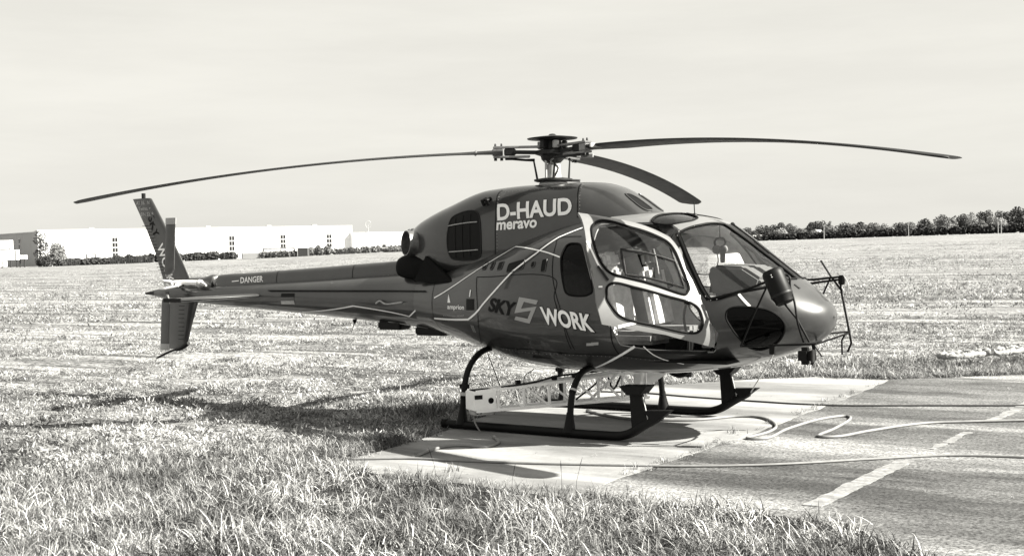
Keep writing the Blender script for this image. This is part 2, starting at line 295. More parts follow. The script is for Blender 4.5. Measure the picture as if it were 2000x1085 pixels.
# white containers and panels by the shaded wing
def cont(px0, px1, py0, py1, dist, m_, name, label, cat, depth=2.4, dark=False):
    P = far((px0+px1)/2, dist); w = (px1-px0)*dist/FPX; zb, zt = zpx((px0+px1)/2, py1, dist), zpx((px0+px1)/2, py0, dist); R_ = np.array(Matrix.Rotation(ROWA, 3, 'Z'))
    root = empty(name, (P[0], P[1], 0)); MB().box((0, 0, (zb+zt)/2), (w, depth, zt-zb), R_).build('body', m_, root, smooth=False, bevel=0.05)
    for s_ in (-1, 1): MB().box(np.array([0, 0, (zb+zt)/2])+R_ @ np.array([s_*(w/2-0.12), -depth/2-0.03, 0]), (0.2, 0.06, zt-zb-0.12), R_).build('corner_post', 'wall_grey', root, smooth=False)
    if zb > hz(P[0], P[1])+0.4:
        for s_ in (-1, 1): q = R_ @ np.array([s_*(w/2-0.4), 0, 0]); MB().box((q[0], q[1], (zb-0.5)/2), (0.3, 0.3, zb+0.5), R_).build('leg', 'far_dark', root, smooth=False)
    return prop(root, label, cat)
cont(-8, 25, 469, 487, 372, 'wall_white', 'site_container', 'upper white container panel at the left edge', 'container')
cont(2, 37, 488, 508, 360, 'wall_white', 'site_trailer', 'wide white box trailer standing below the upper container', 'trailer')
cont(38, 52, 498, 506, 362, 'wall_white', 'site_box', 'small white box right of the white trailer', 'box')
cont(2, 12, 509, 521, 352, 'wall_white', 'site_cabinet', 'little white cabinet under the trailer at the left edge', 'cabinet')
cont(476, 512, 494, 505, 380, 'wall_grey', 'grey_container', 'pale grey container standing in the hedge line by the warehouse', 'container')
cont(530, 552, 486, 492, 385, 'wall_white', 'white_trailer', 'white trailer under the black loading canopy', 'trailer')
cont(745, 765, 483, 490, 400, 'wall_white', 'white_van', 'white van parked before the roller door of the low hall', 'van', 2.0)
cont(748, 756, 477, 484, 415, 'far_dark', 'dark_car', 'dark vehicle behind the white van at the low hall', 'car', 2.0)
# black loading canopy
P0, P1 = far(515, 384), far(577, 386); LC = empty('loading_canopy', (P0[0], P0[1], 0)); z0, z1 = zpx(545, 500, 385), zpx(545, 485, 385); D_ = P1-P0; D_[2] = 0
MB().bar((0, 0, z1), tuple(D_+[0, 0, z1]), 0.5, 0.35).build('beam', 'far_dark', LC, smooth=False)
for k in (0.01, 0.5, 0.99): MB().bar(tuple(D_*k+[0, 0, z0-1]), tuple(D_*k+[0, 0, z1-0.18]), 0.4, 0.4).build('post', 'far_dark', LC, smooth=False)
prop(LC, 'black loading canopy frame in front of the warehouse', 'canopy')
P0, P1 = far(170, 384), far(189, 384); DK = empty('dock_frame', (P0[0], P0[1], 0)); D_ = P1-P0; D_[2] = 0; z1 = zpx(180, 496, 384)
MB().bar((0, 0, z1), tuple(D_+[0, 0, z1]), 0.3, 0.3).build('beam', 'far_dark', DK, smooth=False)
for k in (0.02, 0.98): MB().bar(tuple(D_*k+[0, 0, 0]), tuple(D_*k+[0, 0, z1-0.16]), 0.3, 0.3).build('post', 'far_dark', DK, smooth=False)
prop(DK, 'small dark dock frame against the warehouse above the hedge', 'frame')

# ---------------- foliage
def leafmat(name, lo, hi, sc=1.2):
    m = bpy.data.materials.new(name); m.use_nodes = True; t = m.node_tree; b = t.nodes['Principled BSDF']; b.inputs['Roughness'].default_value = 0.7; b.inputs['Specular IOR Level'].default_value = 0.25
    co = t.nodes.new('ShaderNodeTexCoord'); n = t.nodes.new('ShaderNodeTexNoise'); n.inputs['Scale'].default_value = sc; n.inputs['Detail'].default_value = 5
    r = t.nodes.new('ShaderNodeMapRange'); r.inputs['From Min'].default_value = 0.3; r.inputs['From Max'].default_value = 0.7; r.inputs['To Min'].default_value = lo; r.inputs['To Max'].default_value = hi
    t.links.new(co.outputs['Object'], n.inputs['Vector']); t.links.new(n.outputs[0], r.inputs[0]); t.links.new(r.outputs[0], b.inputs['Base Color']); return m
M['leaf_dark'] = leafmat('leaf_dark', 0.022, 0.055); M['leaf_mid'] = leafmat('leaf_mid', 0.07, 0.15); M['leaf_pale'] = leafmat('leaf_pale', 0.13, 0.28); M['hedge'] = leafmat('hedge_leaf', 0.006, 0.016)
def leafcloud(C, R, n, size, rg_, jag=0.35):
    "leaf-clump faces spread through lobes; C centres, R radii (k, 3)"
    k = len(C); w = np.prod(R, axis=1)**(2/3); pick = rg_.choice(k, n, p=w/w.sum()); u = rg_.normal(size=(n, 3)); u /= np.linalg.norm(u, axis=1)[:, None]
    rad = (1-jag*rg_.random(n)**1.5)[:, None]; P = C[pick]+u*R[pick]*rad
    nn = u+rg_.normal(size=(n, 3))*0.6; nn /= np.linalg.norm(nn, axis=1)[:, None]; a = np.cross(nn, rg_.normal(size=(n, 3))); a /= np.linalg.norm(a, axis=1)[:, None]; b = np.cross(nn, a)
    s = size*(0.6+0.8*rg_.random(n))[:, None]; V = np.stack([P-a*s, P+b*s*0.7, P+a*s, P-b*s*0.7+nn*s*0.3], 1).reshape(-1, 3); i = np.arange(n)*4
    return V, [tuple(q) for q in np.stack([i, i+1, i+2, i+3], 1).tolist()]
def tree(name, pos, h, w, m_, label, cat='tree', group=None, seed=0, n=900, lobes=9, trunk=True, low=0.12, leaf=None):
    rg_ = np.random.default_rng(seed); root = empty(name, tuple(pos)); zb = h*low; ch = h-zb
    C = []; R = []
    for k in range(lobes):
        t_ = (k+0.5)/lobes; prof = math.sin(PI*min(max(0.12+0.80*t_, 0), 1))**0.7; a = rg_.random()*2*PI; q = w*0.5*prof*(0.25+0.45*rg_.random())
        C.append((q*math.cos(a), q*math.sin(a), zb+ch*(0.10+0.78*t_))); rr = w*0.5*prof*(0.55+0.25*rg_.random()); R.append((rr, rr, min(rr*0.95, ch*0.32)))
    V, F = leafcloud(np.array(C), np.array(R), n, leaf or w*0.034, rg_); mb = MB(); mb.add(V, F); mb.build('crown', m_, root, smooth=False, fix=False)
    if trunk:
        T = MB(); T.tube([(0, 0, -0.3), (0.02*w, 0, h*0.3), (0, 0.03*w, h*0.75)], [h*0.022, h*0.016, h*0.006], 7)
        for k in range(4):
            c = C[1+k*2 % (lobes-1)]; T.tube([(0, 0, h*(0.22+0.1*k)), (c[0]*0.5, c[1]*0.5, (h*(0.22+0.1*k)+c[2])/2+0.2), c], [h*0.010, h*0.007, h*0.003], 5)
        T.build('trunk', 'trunk', root)
    return prop(root, label, cat, group)
ORD = 'first second third fourth fifth sixth seventh eighth ninth tenth eleventh twelfth thirteenth fourteenth fifteenth sixteenth seventeenth eighteenth nineteenth twentieth twenty-first twenty-second twenty-third twenty-fourth twenty-fifth twenty-sixth twenty-seventh twenty-eighth twenty-ninth thirtieth thirty-first thirty-second'.split()
# distant row: picture column, crown top row, crown width in px, kind (0 dark 1 mid 2 pale), depth
TR_ = [(1462, 445, 26, 0, 560), (1482, 449, 28, 1, 500), (1494, 440, 30, 0, 490), (1522, 434, 32, 0, 500), (1527, 446, 32, 2, 470), (1550, 436, 26, 1, 500), (1563, 446, 26, 1, 480), (1583, 433, 30, 0, 505), (1598, 450, 34, 2, 468), (1604, 431, 30, 0, 505), (1623, 428, 11, 0, 495), (1624, 445, 28, 1, 474),
       (1650, 437, 36, 0, 485), (1678, 435, 32, 0, 495), (1683, 450, 34, 2, 468), (1708, 436, 34, 1, 480), (1732, 438, 30, 2, 478), (1757, 436, 30, 0, 490), (1778, 434, 30, 1, 480), (1805, 427, 34, 0, 490), (1816, 441, 34, 1, 470), (1846, 420, 36, 1, 485), (1860, 438, 34, 2, 468), (1880, 418, 36, 0, 490),
       (1899, 408, 17, 2, 478), (1912, 428, 30, 1, 475), (1926, 411, 36, 0, 500), (1943, 420, 38, 2, 465), (1950, 407, 16, 0, 500), (1968, 413, 42, 0, 490), (1996, 404, 44, 0, 490), (2030, 400, 46, 0, 488)]
KW = (('dark rounded tree', 'leaf_dark'), ('mid grey bushy tree', 'leaf_mid'), ('pale leafy tree', 'leaf_pale'))
for i, (px, py, wpx, k, dist) in enumerate(TR_):
    P = far(px, dist); h = zpx(px, py, dist)-P[2]; w = wpx*dist/FPX*1.12
    shape = 'tall narrow tree' if wpx < 20 else KW[k][0]
    tree('field_edge_tree', P, h, w, KW[k][1], f'{shape}, {ORD[i]} from the left in the row behind the far right hedge', 'tree', 'trees behind the far hedge', 100+i, 2200, 8)
for i, (px, py, wpx, k, dist, lb) in enumerate(((80, 445, 32, 0, 372, 'tall shaggy tree at the corner of the shaded wing and the warehouse'), (106, 474, 46, 1, 366, 'broad bushy tree before the left end of the white warehouse'), (92, 500, 40, 0, 360, 'low dark bush under the trees at the warehouse corner'), (716, 448, 18, 0, 480, 'small dark tree top showing over the low hall roof'), (812, 444, 34, 0, 500, 'dark tree top beyond the low hall, behind the engine cowling'), (690, 482, 16, 1, 400, 'ragged bush beside the roller door of the low hall'), (775, 483, 60, 1, 395, 'loose shrubs in front of the low hall windows'))):
    P = far(px, dist); tree('corner_tree' if i < 2 else 'corner_bush' if i in (2, 5, 6) else 'distant_tree', P, zpx(px, py, dist)-P[2], wpx*dist/FPX, KW[k][1], lb, 'tree' if i not in (2, 5, 6) else 'bush', None, 200+i, 2000, 9, True, 0.03)
def hedge(pxs, dists, hpx, wd_, m_, name, label, seed, n, leaf=0.35):
    rg_ = np.random.default_rng(seed); C = []; R = []; P = [far(a, d) for a, d in zip(pxs, dists)]; root = empty(name, tuple(P[0])); hh = []
    for i in range(len(P)-1):
        L = np.linalg.norm(P[i+1]-P[i]); k = max(int(L/1.6), 1)
        for j in range(k):
            q = P[i]+(P[i+1]-P[i])*(j+rg_.random()*0.5)/k; hgt = (hpx[i]+(hpx[i+1]-hpx[i])*j/k)*(dists[i])/FPX*(0.85+0.3*rg_.random()); q[2] = float(hz(q[0], q[1]))
            C.append(q-P[0]+[0, 0, hgt*0.5]); R.append((1.3, wd_, hgt*0.55))
    V, F = leafcloud(np.array(C), np.array(R), n, leaf, rg_, 0.5); mb = MB(); mb.add(V, F); mb.build('foliage', m_, root, smooth=False, fix=False)
    st_ = MB()
    for c in C[::6]: st_.tube([(c[0], c[1], c[2]-2.2), (c[0], c[1], c[2])], 0.05, 4)
    prop(st_.build('stems', 'trunk', root), kind='stuff'); return prop(root, label, 'hedge')
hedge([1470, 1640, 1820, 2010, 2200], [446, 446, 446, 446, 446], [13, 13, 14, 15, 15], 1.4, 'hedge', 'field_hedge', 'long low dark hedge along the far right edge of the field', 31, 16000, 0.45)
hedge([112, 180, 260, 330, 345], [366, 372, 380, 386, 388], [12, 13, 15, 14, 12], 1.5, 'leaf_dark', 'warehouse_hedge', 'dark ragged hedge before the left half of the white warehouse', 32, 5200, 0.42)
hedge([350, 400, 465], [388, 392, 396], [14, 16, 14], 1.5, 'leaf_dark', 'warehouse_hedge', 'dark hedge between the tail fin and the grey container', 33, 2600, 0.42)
hedge([515, 560, 602], [380, 382, 385], [11, 10, 10], 1.5, 'leaf_mid', 'warehouse_hedge', 'hedge below the black loading canopy', 34, 2400, 0.42)
hedge([608, 650], [388, 390], [16, 15], 1.5, 'leaf_mid', 'warehouse_hedge', 'short hedge right of the dark parked truck', 35, 1200, 0.42)
hedge([655, 720, 790, 860], [392, 398, 404, 410], [11, 12, 11, 10], 1.5, 'leaf_mid', 'warehouse_hedge', 'low hedge before the lower white hall', 36, 2400, 0.42)
cont(583, 605, 484, 500, 383, 'far_dark', 'dark_truck', 'dark truck body at the right end of the loading canopy', 'truck', 2.4)
# paling fence pieces in the hedge line
def fence(px0, px1, dist, py0, py1, n, label):
    P0, P1 = far(px0, dist), far(px1, dist); root = empty('paling_fence', tuple(P0)); R_ = np.array(Matrix.Rotation(ROWA, 3, 'Z'))
    for k in range(n):
        q = (P1-P0)*(k+0.5)/n; px = px0+(px1-px0)*k/n; zb, zt = zpx(px, py1, dist)-P0[2], zpx(px, py0, dist)-P0[2]; MB().box((q[0], q[1], (zb+zt)/2), (np.linalg.norm(P1-P0)/n*0.5, 0.08, zt-zb), R_).build('paling', 'far_dark', root, smooth=False)
    q = P1-P0; z = (zpx(px0, (py0+py1)/2, dist)-P0[2]); MB().bar((0, 0.1, z), (q[0], q[1]+0.1, z), 0.06, 0.1).build('rail', 'far_dark', root, smooth=False)
    return prop(root, label, 'fence')
fence(130, 158, 362, 503, 520, 7, 'dark paling fence left end, before the white warehouse wall'); fence(460, 476, 376, 494, 505, 4, 'short dark palings left of the grey container'); fence(659, 696, 388, 487, 497, 9, 'row of dark palings left of the roller door'); fence(215, 296, 362, 501, 516, 18, 'long dark paling fence inside the warehouse hedge')
# poles, van, stake
for px, py, dist, lb in ((1611, 439, 440, 'utility pole nearest the helicopter nose, in front of the far hedge'), (1776, 437, 440, 'utility pole in the middle of the far hedge'), (1951, 432, 440, 'left one of the close pair of poles at the right treeline'), (1957, 433, 438, 'right one of the close pair of poles at the right treeline')):
    P = far(px, dist); h = zpx(px, py, dist)-P[2]; root = empty('utility_pole', tuple(P)); MB().tube([(0, 0, -0.3), (0, 0, h)], [0.16, 0.10], 8).build('post', 'pole', root)
    MB().bar(tuple(RH*-0.5+[0, 0, h-0.3]), tuple(RH*0.5+[0, 0, h-0.3]), 0.10, 0.10).build('crossarm', 'pole', root); prop(root, lb, 'pole', 'poles along the hedge')
P = far(719, 46); ST_ = empty('field_stake', tuple(P)); MB().tube([(0, 0, -0.1), (0.02, 0, 0.30)], 0.014, 6).build('stake', 'far_dark', ST_); MB().tube([(0.02, 0, 0.30), (0.02, 0, 0.36)], 0.018, 6).build('stake_cap', 'pale', ST_); prop(ST_, 'lone dark stake standing in the field above the tail boom', 'stake')
P = far(1484, 446); V_ = empty('white_van', tuple(P), ROWA); MB().prism([(-2.4, -0.9, 0.4), (2.4, -0.9, 0.4), (2.4, -0.9, 1.1), (1.5, -0.9, 1.3), (0.9, -0.9, 2.1), (-2.4, -0.9, 2.1)], (0, 1.8, 0)).build('body', 'van', V_, bevel=0.1)
for x in (-1.5, 1.5): MB().lathe([(0.34, -0.1), (0.34, 0.12)], (x, -0.9, 0.36), 14, (0, 1, 0)).build('wheel', 'rubber', V_)
MB().box((0.3, -0.91, 1.7), (2.2, 0.04, 0.5)).build('side_window', 'pane', V_); prop(V_, 'small white van parked at the left end of the far right hedge', 'van')
for i, (px, py, wpx) in enumerate(((1601, 450, 8), (1797, 449, 12))):
    P = far(px, 456); hm = empty('far_house', tuple(P), ROWA); w = wpx*456/FPX; z = zpx(px, py, 456)-P[2]; MB().box((0, 0, (z-1)/2), (w, 3, z-1)).build('wall', 'wall_white', hm, smooth=False)
    MB().prism([(-w/2-0.1, -1.7, z-1), (-w/2-0.1, 1.7, z-1), (-w/2-0.1, 0, z+0.3)], (w+0.2, 0, 0)).build('roof', 'roof', hm, smooth=False)
    MB().box((0, -1.52, (z-1)*0.6), (0.6, 0.05, 0.8)).build('window', 'pane', hm, smooth=False); prop(hm, ('small white house glimpsed between trees near the first pole', 'small white house glimpsed between trees right of the middle pole')[i], 'house')
# ------------------------------------------------------------------ helicopter: surfaces as super-ellipse lofts along X (nose +X, port +Y)
# X, half width, z bottom, z top, z of max width, lower exponent, upper exponent
HT=np.array([
(-2.00,.345,1.045,1.735,1.385,2.0,2.0),
(-1.75,.415,1.015,1.77,1.375,2.05,2.0),
(-1.45,.505,.955,1.83,1.36,2.1,2.0),
(-1.10,.605,.870,1.92,1.345,2.2,2.05),
(-.75,.715,.780,2.01,1.33,2.3,2.1),
(-.35,.825,.690,2.10,1.31,2.4,2.2),
(0.0,.890,.640,2.18,1.29,2.5,2.45),
(.5,.925,.612,2.285,1.27,2.6,2.7),
(1.0,.935,.605,2.335,1.26,2.6,2.8),
(1.5,.925,.615,2.325,1.25,2.6,2.8),
(1.9,.895,.645,2.265,1.25,2.55,2.65),
(2.12,.865,.675,2.200,1.25,2.5,2.5),
(2.3,.825,.705,2.085,1.25,2.45,2.3),
(2.6,.725,.775,1.860,1.245,2.4,2.15),
(2.9,.570,.870,1.630,1.24,2.3,2.05),
(3.05,.455,.935,1.515,1.235,2.2,2.0),
(3.18,.310,1.020,1.405,1.23,2.1,2.0),
(3.24,.205,1.080,1.345,1.225,2.0,2.0),
(3.27,.115,1.145,1.290,1.22,2.0,2.0),
(3.282,.012,1.205,1.235,1.22,2.0,2.0)])
def pchip(xs,ys):
    h=np.diff(xs); d=np.diff(ys)/h; n=len(xs); m=np.zeros(n)
    for i in range(1,n-1):
        if d[i-1]*d[i]>0:
            w1=2*h[i]+h[i-1]; w2=h[i]+2*h[i-1]; m[i]=(w1+w2)/(w1/d[i-1]+w2/d[i])
    m[0]=d[0]; m[-1]=d[-1]
    def f(x):
        x=np.clip(x,xs[0],xs[-1]); i=np.clip(np.searchsorted(xs,x)-1,0,n-2)
        t=(x-xs[i])/h[i]
        return (2*t**3-3*t**2+1)*ys[i]+(t**3-2*t**2+t)*h[i]*m[i]+(-2*t**3+3*t**2)*ys[i+1]+(t**3-t**2)*h[i]*m[i+1]
    return f
class Loft:
    def __init__(s,T,y0=0.):
        s.T=T; s.f=[pchip(T[:,0],T[:,k]) for k in range(1,7)]; s.x0=T[0,0]; s.x1=T[-1,0]; s.y0=y0
    def par(s,X): return [f(X) for f in s.f]
    def pt(s,X,th):
        "th: 0 = starboard max width, +pi/2 top, -pi/2 bottom, beyond = port"
        w,zb,zt,zc,nl,nu=s.par(X)
        c,si=np.cos(th),np.sin(th); up=si>=0
        n=np.where(up,nu,nl); h=np.where(up,zt-zc,zc-zb)
        y=-np.sign(c)*w*np.abs(c)**(2/n); z=zc+np.sign(si)*h*np.abs(si)**(2/n)
        return np.stack([X+0*y,y+s.y0,z],-1)
    def F(s,P):
        w,zb,zt,zc,nl,nu=s.par(P[...,0]); dz=P[...,2]-zc; up=dz>=0
        n=np.where(up,nu,nl); h=np.where(up,zt-zc,zc-zb)
        v=np.abs((P[...,1]-s.y0)/np.maximum(w,1e-4))**n+np.abs(dz/np.maximum(h,1e-4))**n-1
        return np.where((P[...,0]<s.x0)|(P[...,0]>s.x1),1.,v)
    def th(s,P):
        w,zb,zt,zc,nl,nu=s.par(P[0]); dz=P[2]-zc; up=dz>=0; n=nu if up else nl; h=(zt-zc) if up else (zc-zb)
        a=(abs(dz)/h)**(n/2); b=(abs(P[1]-s.y0)/w)**(n/2)
        si=np.sign(dz)*a; co=b*(-np.sign(P[1]-s.y0) or 1)
        return np.arctan2(si,co)
    def hit(s,o,d,t0=6,t1=24,N=4000):
        t=np.linspace(t0,t1,N); P=o+t[:,None]*d; v=s.F(P)
        k=np.where(v<0)[0]
        if not len(k): return None
        a,b=t[k[0]-1],t[k[0]]
        for _ in range(40):
            m=(a+b)/2
            if s.F(o+m*d)<0: b=m
            else: a=m
        return o+b*d
    def y_at(s,X,Z):
        "starboard |Y| offset at X,Z"
        w,zb,zt,zc,nl,nu=s.par(X); dz=Z-zc; up=dz>=0; n=np.where(up,nu,nl); h=np.where(up,zt-zc,zc-zb)
        return s.y0-w*np.maximum(1-np.abs(dz/h)**n,0)**(1/n)
hull=Loft(HT)

CT=np.array([
(-2.03,.05,2.02,2.14,2.08,2.0,2.0),
(-2.00,.17,1.88,2.23,2.07,2.2,2.2),
(-1.90,.29,1.76,2.30,2.06,2.4,2.4),
(-1.70,.40,1.66,2.39,2.06,2.6,2.6),
(-1.33,.48,1.62,2.52,2.06,2.8,2.8),
(-.76,.51,1.66,2.68,2.06,3.0,3.0),
(-.20,.51,1.70,2.705,2.06,3.0,3.2),
(.40,.50,1.75,2.705,2.06,3.0,3.2),
(.62,.485,1.80,2.695,2.08,3.0,3.0),
(.85,.45,1.85,2.645,2.10,3.0,2.7),
(1.10,.40,1.90,2.52,2.12,3.0,2.4),
(1.30,.33,2.00,2.385,2.15,2.6,2.2),
(1.45,.20,2.10,2.29,2.2,2.2,2.0)])
cowl=Loft(CT)
BT=np.array([
(-6.95,.045,1.41,1.515,1.46,2.0,2.0),
(-6.70,.085,1.375,1.545,1.46,2.0,2.0),
(-6.2,.115,1.335,1.565,1.45,2.0,2.0),
(-5.5,.155,1.285,1.585,1.435,2.0,2.0),
(-4.7,.20,1.235,1.615,1.425,2.0,2.0),
(-3.8,.245,1.180,1.650,1.415,2.0,2.0),
(-2.9,.295,1.115,1.690,1.40,2.0,2.0),
(-2.2,.335,1.060,1.725,1.39,2.0,2.0),
(-1.75,.413,1.017,1.768,1.376,2.05,2.0)])
boom=Loft(BT)
KT=np.array([
(-5.62,.04,1.50,1.62,1.53,2.0,2.2),
(-5.60,.075,1.50,1.70,1.54,2.0,2.4),
(-5.55,.085,1.50,1.72,1.54,2.0,2.6),
(-4.9,.09,1.52,1.745,1.56,2.0,2.8),
(-3.8,.10,1.55,1.795,1.60,2.0,2.8),
(-2.9,.11,1.58,1.84,1.64,2.0,2.8),
(-1.9,.12,1.62,1.885,1.70,2.0,2.8)])
cover=Loft(KT)
# outlines on those surfaces as (X, angle round the section; 0 = starboard waist, pi/2 = top)
WINDSCREEN = [(1.891, 0.89), (1.948, 1.018), (2.04, 1.199), (2.127, 1.446), (2.149, 1.537), (2.409, 1.446), (2.617, 1.419), (2.82, 1.383), (2.93, 1.463), (2.857, 0.888), (2.754, 0.614), (2.566, 0.372), (2.414, 0.225), (2.311, 0.179), (2.236, 0.275), (2.093, 0.514), (1.969, 0.745)]
CHIN = [(2.47, 0.024), (2.507, 0.115), (2.607, 0.166), (2.732, 0.185), (2.841, 0.172), (2.922, 0.061), (2.971, -0.127), (2.953, -0.398), (2.869, -0.662), (2.726, -0.771), (2.633, -0.614), (2.576, -0.356), (2.504, -0.095)]
SKYLIGHT = [(1.541, 1.102), (1.535, 1.274), (1.596, 1.414), (1.672, 1.556), (1.887, 1.462), (1.929, 1.283), (1.871, 1.168), (1.752, 1.041), (1.611, 1.027)]
REARWIN = [(0.659, 0.676), (0.754, 0.682), (0.85, 0.63), (0.951, 0.406), (1.04, 0.167), (1.007, 0.116), (0.892, 0.102), (0.739, 0.119), (0.689, 0.191), (0.642, 0.367), (0.62, 0.532)]
HINGE = [(2.041, -0.7756, 1.8383), (2.327, -0.8169, 1.2033)]
DOOR = [(0.943, 0.982), (0.976, 0.977), (1.456, 1.043), (1.77, 1.058), (1.918, 0.95), (1.974, 0.782), (2.039, 0.399), (2.184, 0.168), (2.298, 0.028), (2.392, -0.221), (2.409, -0.457), (2.08, -0.382), (1.853, -0.328), (1.203, -0.308), (1.101, 0.028), (0.994, 0.31)]
DWIN_UP = [(1.047, 0.601), (1.084, 0.714), (1.162, 0.816), (1.285, 0.848), (1.478, 0.792), (1.699, 0.773), (1.85, 0.736), (1.92, 0.615), (1.986, 0.395), (2.062, 0.211), (2.053, 0.148), (1.996, 0.111), (1.732, 0.117), (1.397, 0.127), (1.232, 0.14), (1.121, 0.237), (1.061, 0.411)]
DWIN_LO = [(1.213, 0.02), (1.24, 0.057), (1.325, 0.075), (1.538, 0.066), (1.857, 0.06), (2.103, 0.061), (2.201, 0.02), (2.235, -0.082), (2.197, -0.219), (2.066, -0.254), (1.762, -0.216), (1.526, -0.195), (1.369, -0.153), (1.264, -0.043)]
SLIDER = [(1.342, 0.393), (1.916, 0.435), (2.015, 0.174), (1.396, 0.149)]
DSTRIPE = [(0.993, 0.408), (1.104, 0.199), (1.218, 0.084)]
DSTRIPE2 = [(1.365, -0.306), (1.537, -0.206)]
DSTRIPE3 = [(2.05, 0.067), (2.195, 0.164)]
DHANDLE = [(1.106, 0.167), (1.219, 0.078)]
DHANDLE2 = [(1.129, 0.032), (1.166, 0.036)]
SILL = [(1.28, -0.094), (1.334, -0.364), (1.608, -0.439), (1.981, -0.528), (2.297, -0.649)]
RDOOR = [(0.807, 0.788), (0.511, 0.833), (0.499, 0.694), (0.512, 0.498), (0.539, 0.294), (0.595, 0.116), (0.696, -0.092), (0.768, -0.487)]
RDOOR2 = [(0.684, -0.092), (0.724, -0.472)]
BAG = [(-0.623, 0.481), (0.499, 0.298), (0.571, 0.088), (0.684, -0.092)]
BAGL = [(-0.623, 0.481), (-0.551, 0.026), (-0.575, -0.391), (-0.662, -0.765)]
SILLSEAM = [(-0.33, -0.659), (0.194, -0.557), (0.726, -0.572), (1.291, -0.552)]
STRIPE_A = [(-1.356, 0.143), (-0.588, 0.669), (-0.168, 0.941), (0.236, 0.7), (0.601, 0.51)]
STRIPE_B = [(-1.401, -0.406), (-0.73, -0.197), (-0.328, 0.177), (-0.03, 0.445), (0.256, 0.637), (0.493, 0.849), (0.753, 0.974)]
STRIPE_C = [(0.861, -0.978), (1.233, -0.624), (1.504, -0.374)]
STRIPE_D = [(1.6, -0.375), (1.682, -0.554), (1.76, -0.669), (1.939, -0.846)]
STRIPE_E = [(2.575, 0.351), (2.684, 0.192)]
BSTRIPE_A = [(-3.883, -0.983), (-2.845, -0.3), (-1.903, -0.555), (-1.75, -0.285)]
BSTRIPE_B = [(-2.394, -1.078), (-1.75, -1.182)]
VENTS = [(-0.542, 0.676), (-0.409, 0.64), (-0.266, 0.6), (-0.006, 0.517), (0.251, 0.477), (0.405, 0.437)]
LOGO = [(0.104, 0.122), (0.362, 0.081), (0.337, 0.051), (0.17, 0.076), (0.13, 0.023), (0.341, 0.038), (0.24, -0.097), (0.032, -0.07), (0.053, -0.03), (0.217, -0.043), (0.264, 0.013), (0.036, -0.003)]
SKY = [(-0.37, -0.006), (0.043, -0.03), (-0.341, 0.153)]
WORK = [(0.425, -0.077), (1.063, -0.155), (0.382, 0.038)]
AMP = [(-1.106, -0.064), (-0.79, -0.032), (-1.103, 0.015)]
AMPW = [(-1.102, 0.051), (-1.09, 0.218), (-1.045, 0.054)]
AMPS = [(-1.199, -0.269), (-0.793, -0.153)]
SQ = [(-0.749, 0.128), (-0.613, 0.129), (-0.613, -0.023), (-0.749, -0.038)]
STENCIL = [(-0.717, -0.318), (-0.628, -0.289), (-0.684, -0.457)]
HUD = [(-0.437, 0.229), (0.543, 0.279), (-0.464, 0.574)]
MERAVO = [(-0.449, 0.091), (0.096, 0.101), (-0.444, 0.193)]
GRILLE = [(-1.084, 0.476), (-0.728, 0.416), (-0.705, -0.279), (-1.068, -0.307), (-1.163, -0.076), (-1.159, 0.167)]
CSEAM1 = [(-0.503, 1.118), (-0.514, 0.885), (-0.472, 0.387), (-0.47, 0.081), (-0.48, -0.223)]
CSEAM2 = [(0.525, 1.221), (0.552, 0.923), (0.592, 0.516), (0.608, 0.216)]
INTAKE = [(1.034, 1.241), (1.097, 1.402), (1.312, 1.327), (1.277, 1.01)]
BOX = [(-0.678, 0.675), (-0.552, 0.638)]
DANGER = [(-5.074, 0.166), (-4.632, 0.17), (-5.084, 0.646), (-5.257, 0.303)]
CVSEAM = [(-3.008, 0.46), (-4.382, 0.535)]
FLAG = [(-4.164, 0.224), (-3.911, 0.226), (-3.93, -0.408), (-4.189, -0.46)]
BSTRAKE = [(-4.401, 0.389), (-1.75, 1.0)]
BHANDLE = [(-2.42, -0.13), (-2.346, -0.039), (-2.236, -0.136), (-1.948, -0.036)]
def p3(L, q): return L.pt(np.asarray(q[0], float), np.asarray(q[1], float))
def nrm(L, X, th, e=2e-3):
    X = np.asarray(X, float); th = np.asarray(th, float)
    a = L.pt(np.minimum(X+e, L.x1), th)-L.pt(np.maximum(X-e, L.x0), th); b = L.pt(X, th+e)-L.pt(X, th-e)
    n = np.cross(a, b); return n/(np.linalg.norm(n, axis=-1)[..., None]+1e-12)
KTH = 0.8
def cdt(points, polys):
    "triangulate points with closed polygons as constraints, both in (X, th)"
    pts = [Vector((x, t*KTH)) for x, t in points]; edges = []
    for pl in polys:
        b = len(pts); pts += [Vector((x, t*KTH)) for x, t in pl]; edges += [(b+i, b+(i+1) % len(pl)) for i in range(len(pl))]
    v, _, f = delaunay_2d_cdt(pts, edges, [], 0, 1e-6)[:3]
    V = np.array([(q.x, q.y/KTH) for q in v]); return V, [tuple(t) for t in f]
def gridpts(x0, x1, t0, t1, dx, dt, polys, clear=0.012):
    X = np.linspace(x0, x1, max(int((x1-x0)/dx), 2)+1); T = np.linspace(t0, t1, max(int((t1-t0)/dt), 2)+1)
    G = np.stack(np.meshgrid(X, T, indexing='ij'), -1).reshape(-1, 2)
    keep = np.ones(len(G), bool)
    for pl in polys:
        D = []
        for i in range(len(pl)):
            a, b = np.asarray(pl[i]), np.asarray(pl[(i+1) % len(pl)]); k = max(int(np.linalg.norm(b-a)/0.01), 1)
            D += [a+(b-a)*j/k for j in range(k)]
        D = np.array(D)
        for q in range(0, len(G), 4000):
            d = np.abs(G[q:q+4000, None, :]-D[None]); keep[q:q+4000] &= ((d[..., 0]**2+(d[..., 1]*KTH)**2).min(1) > clear**2)
    return G[keep]
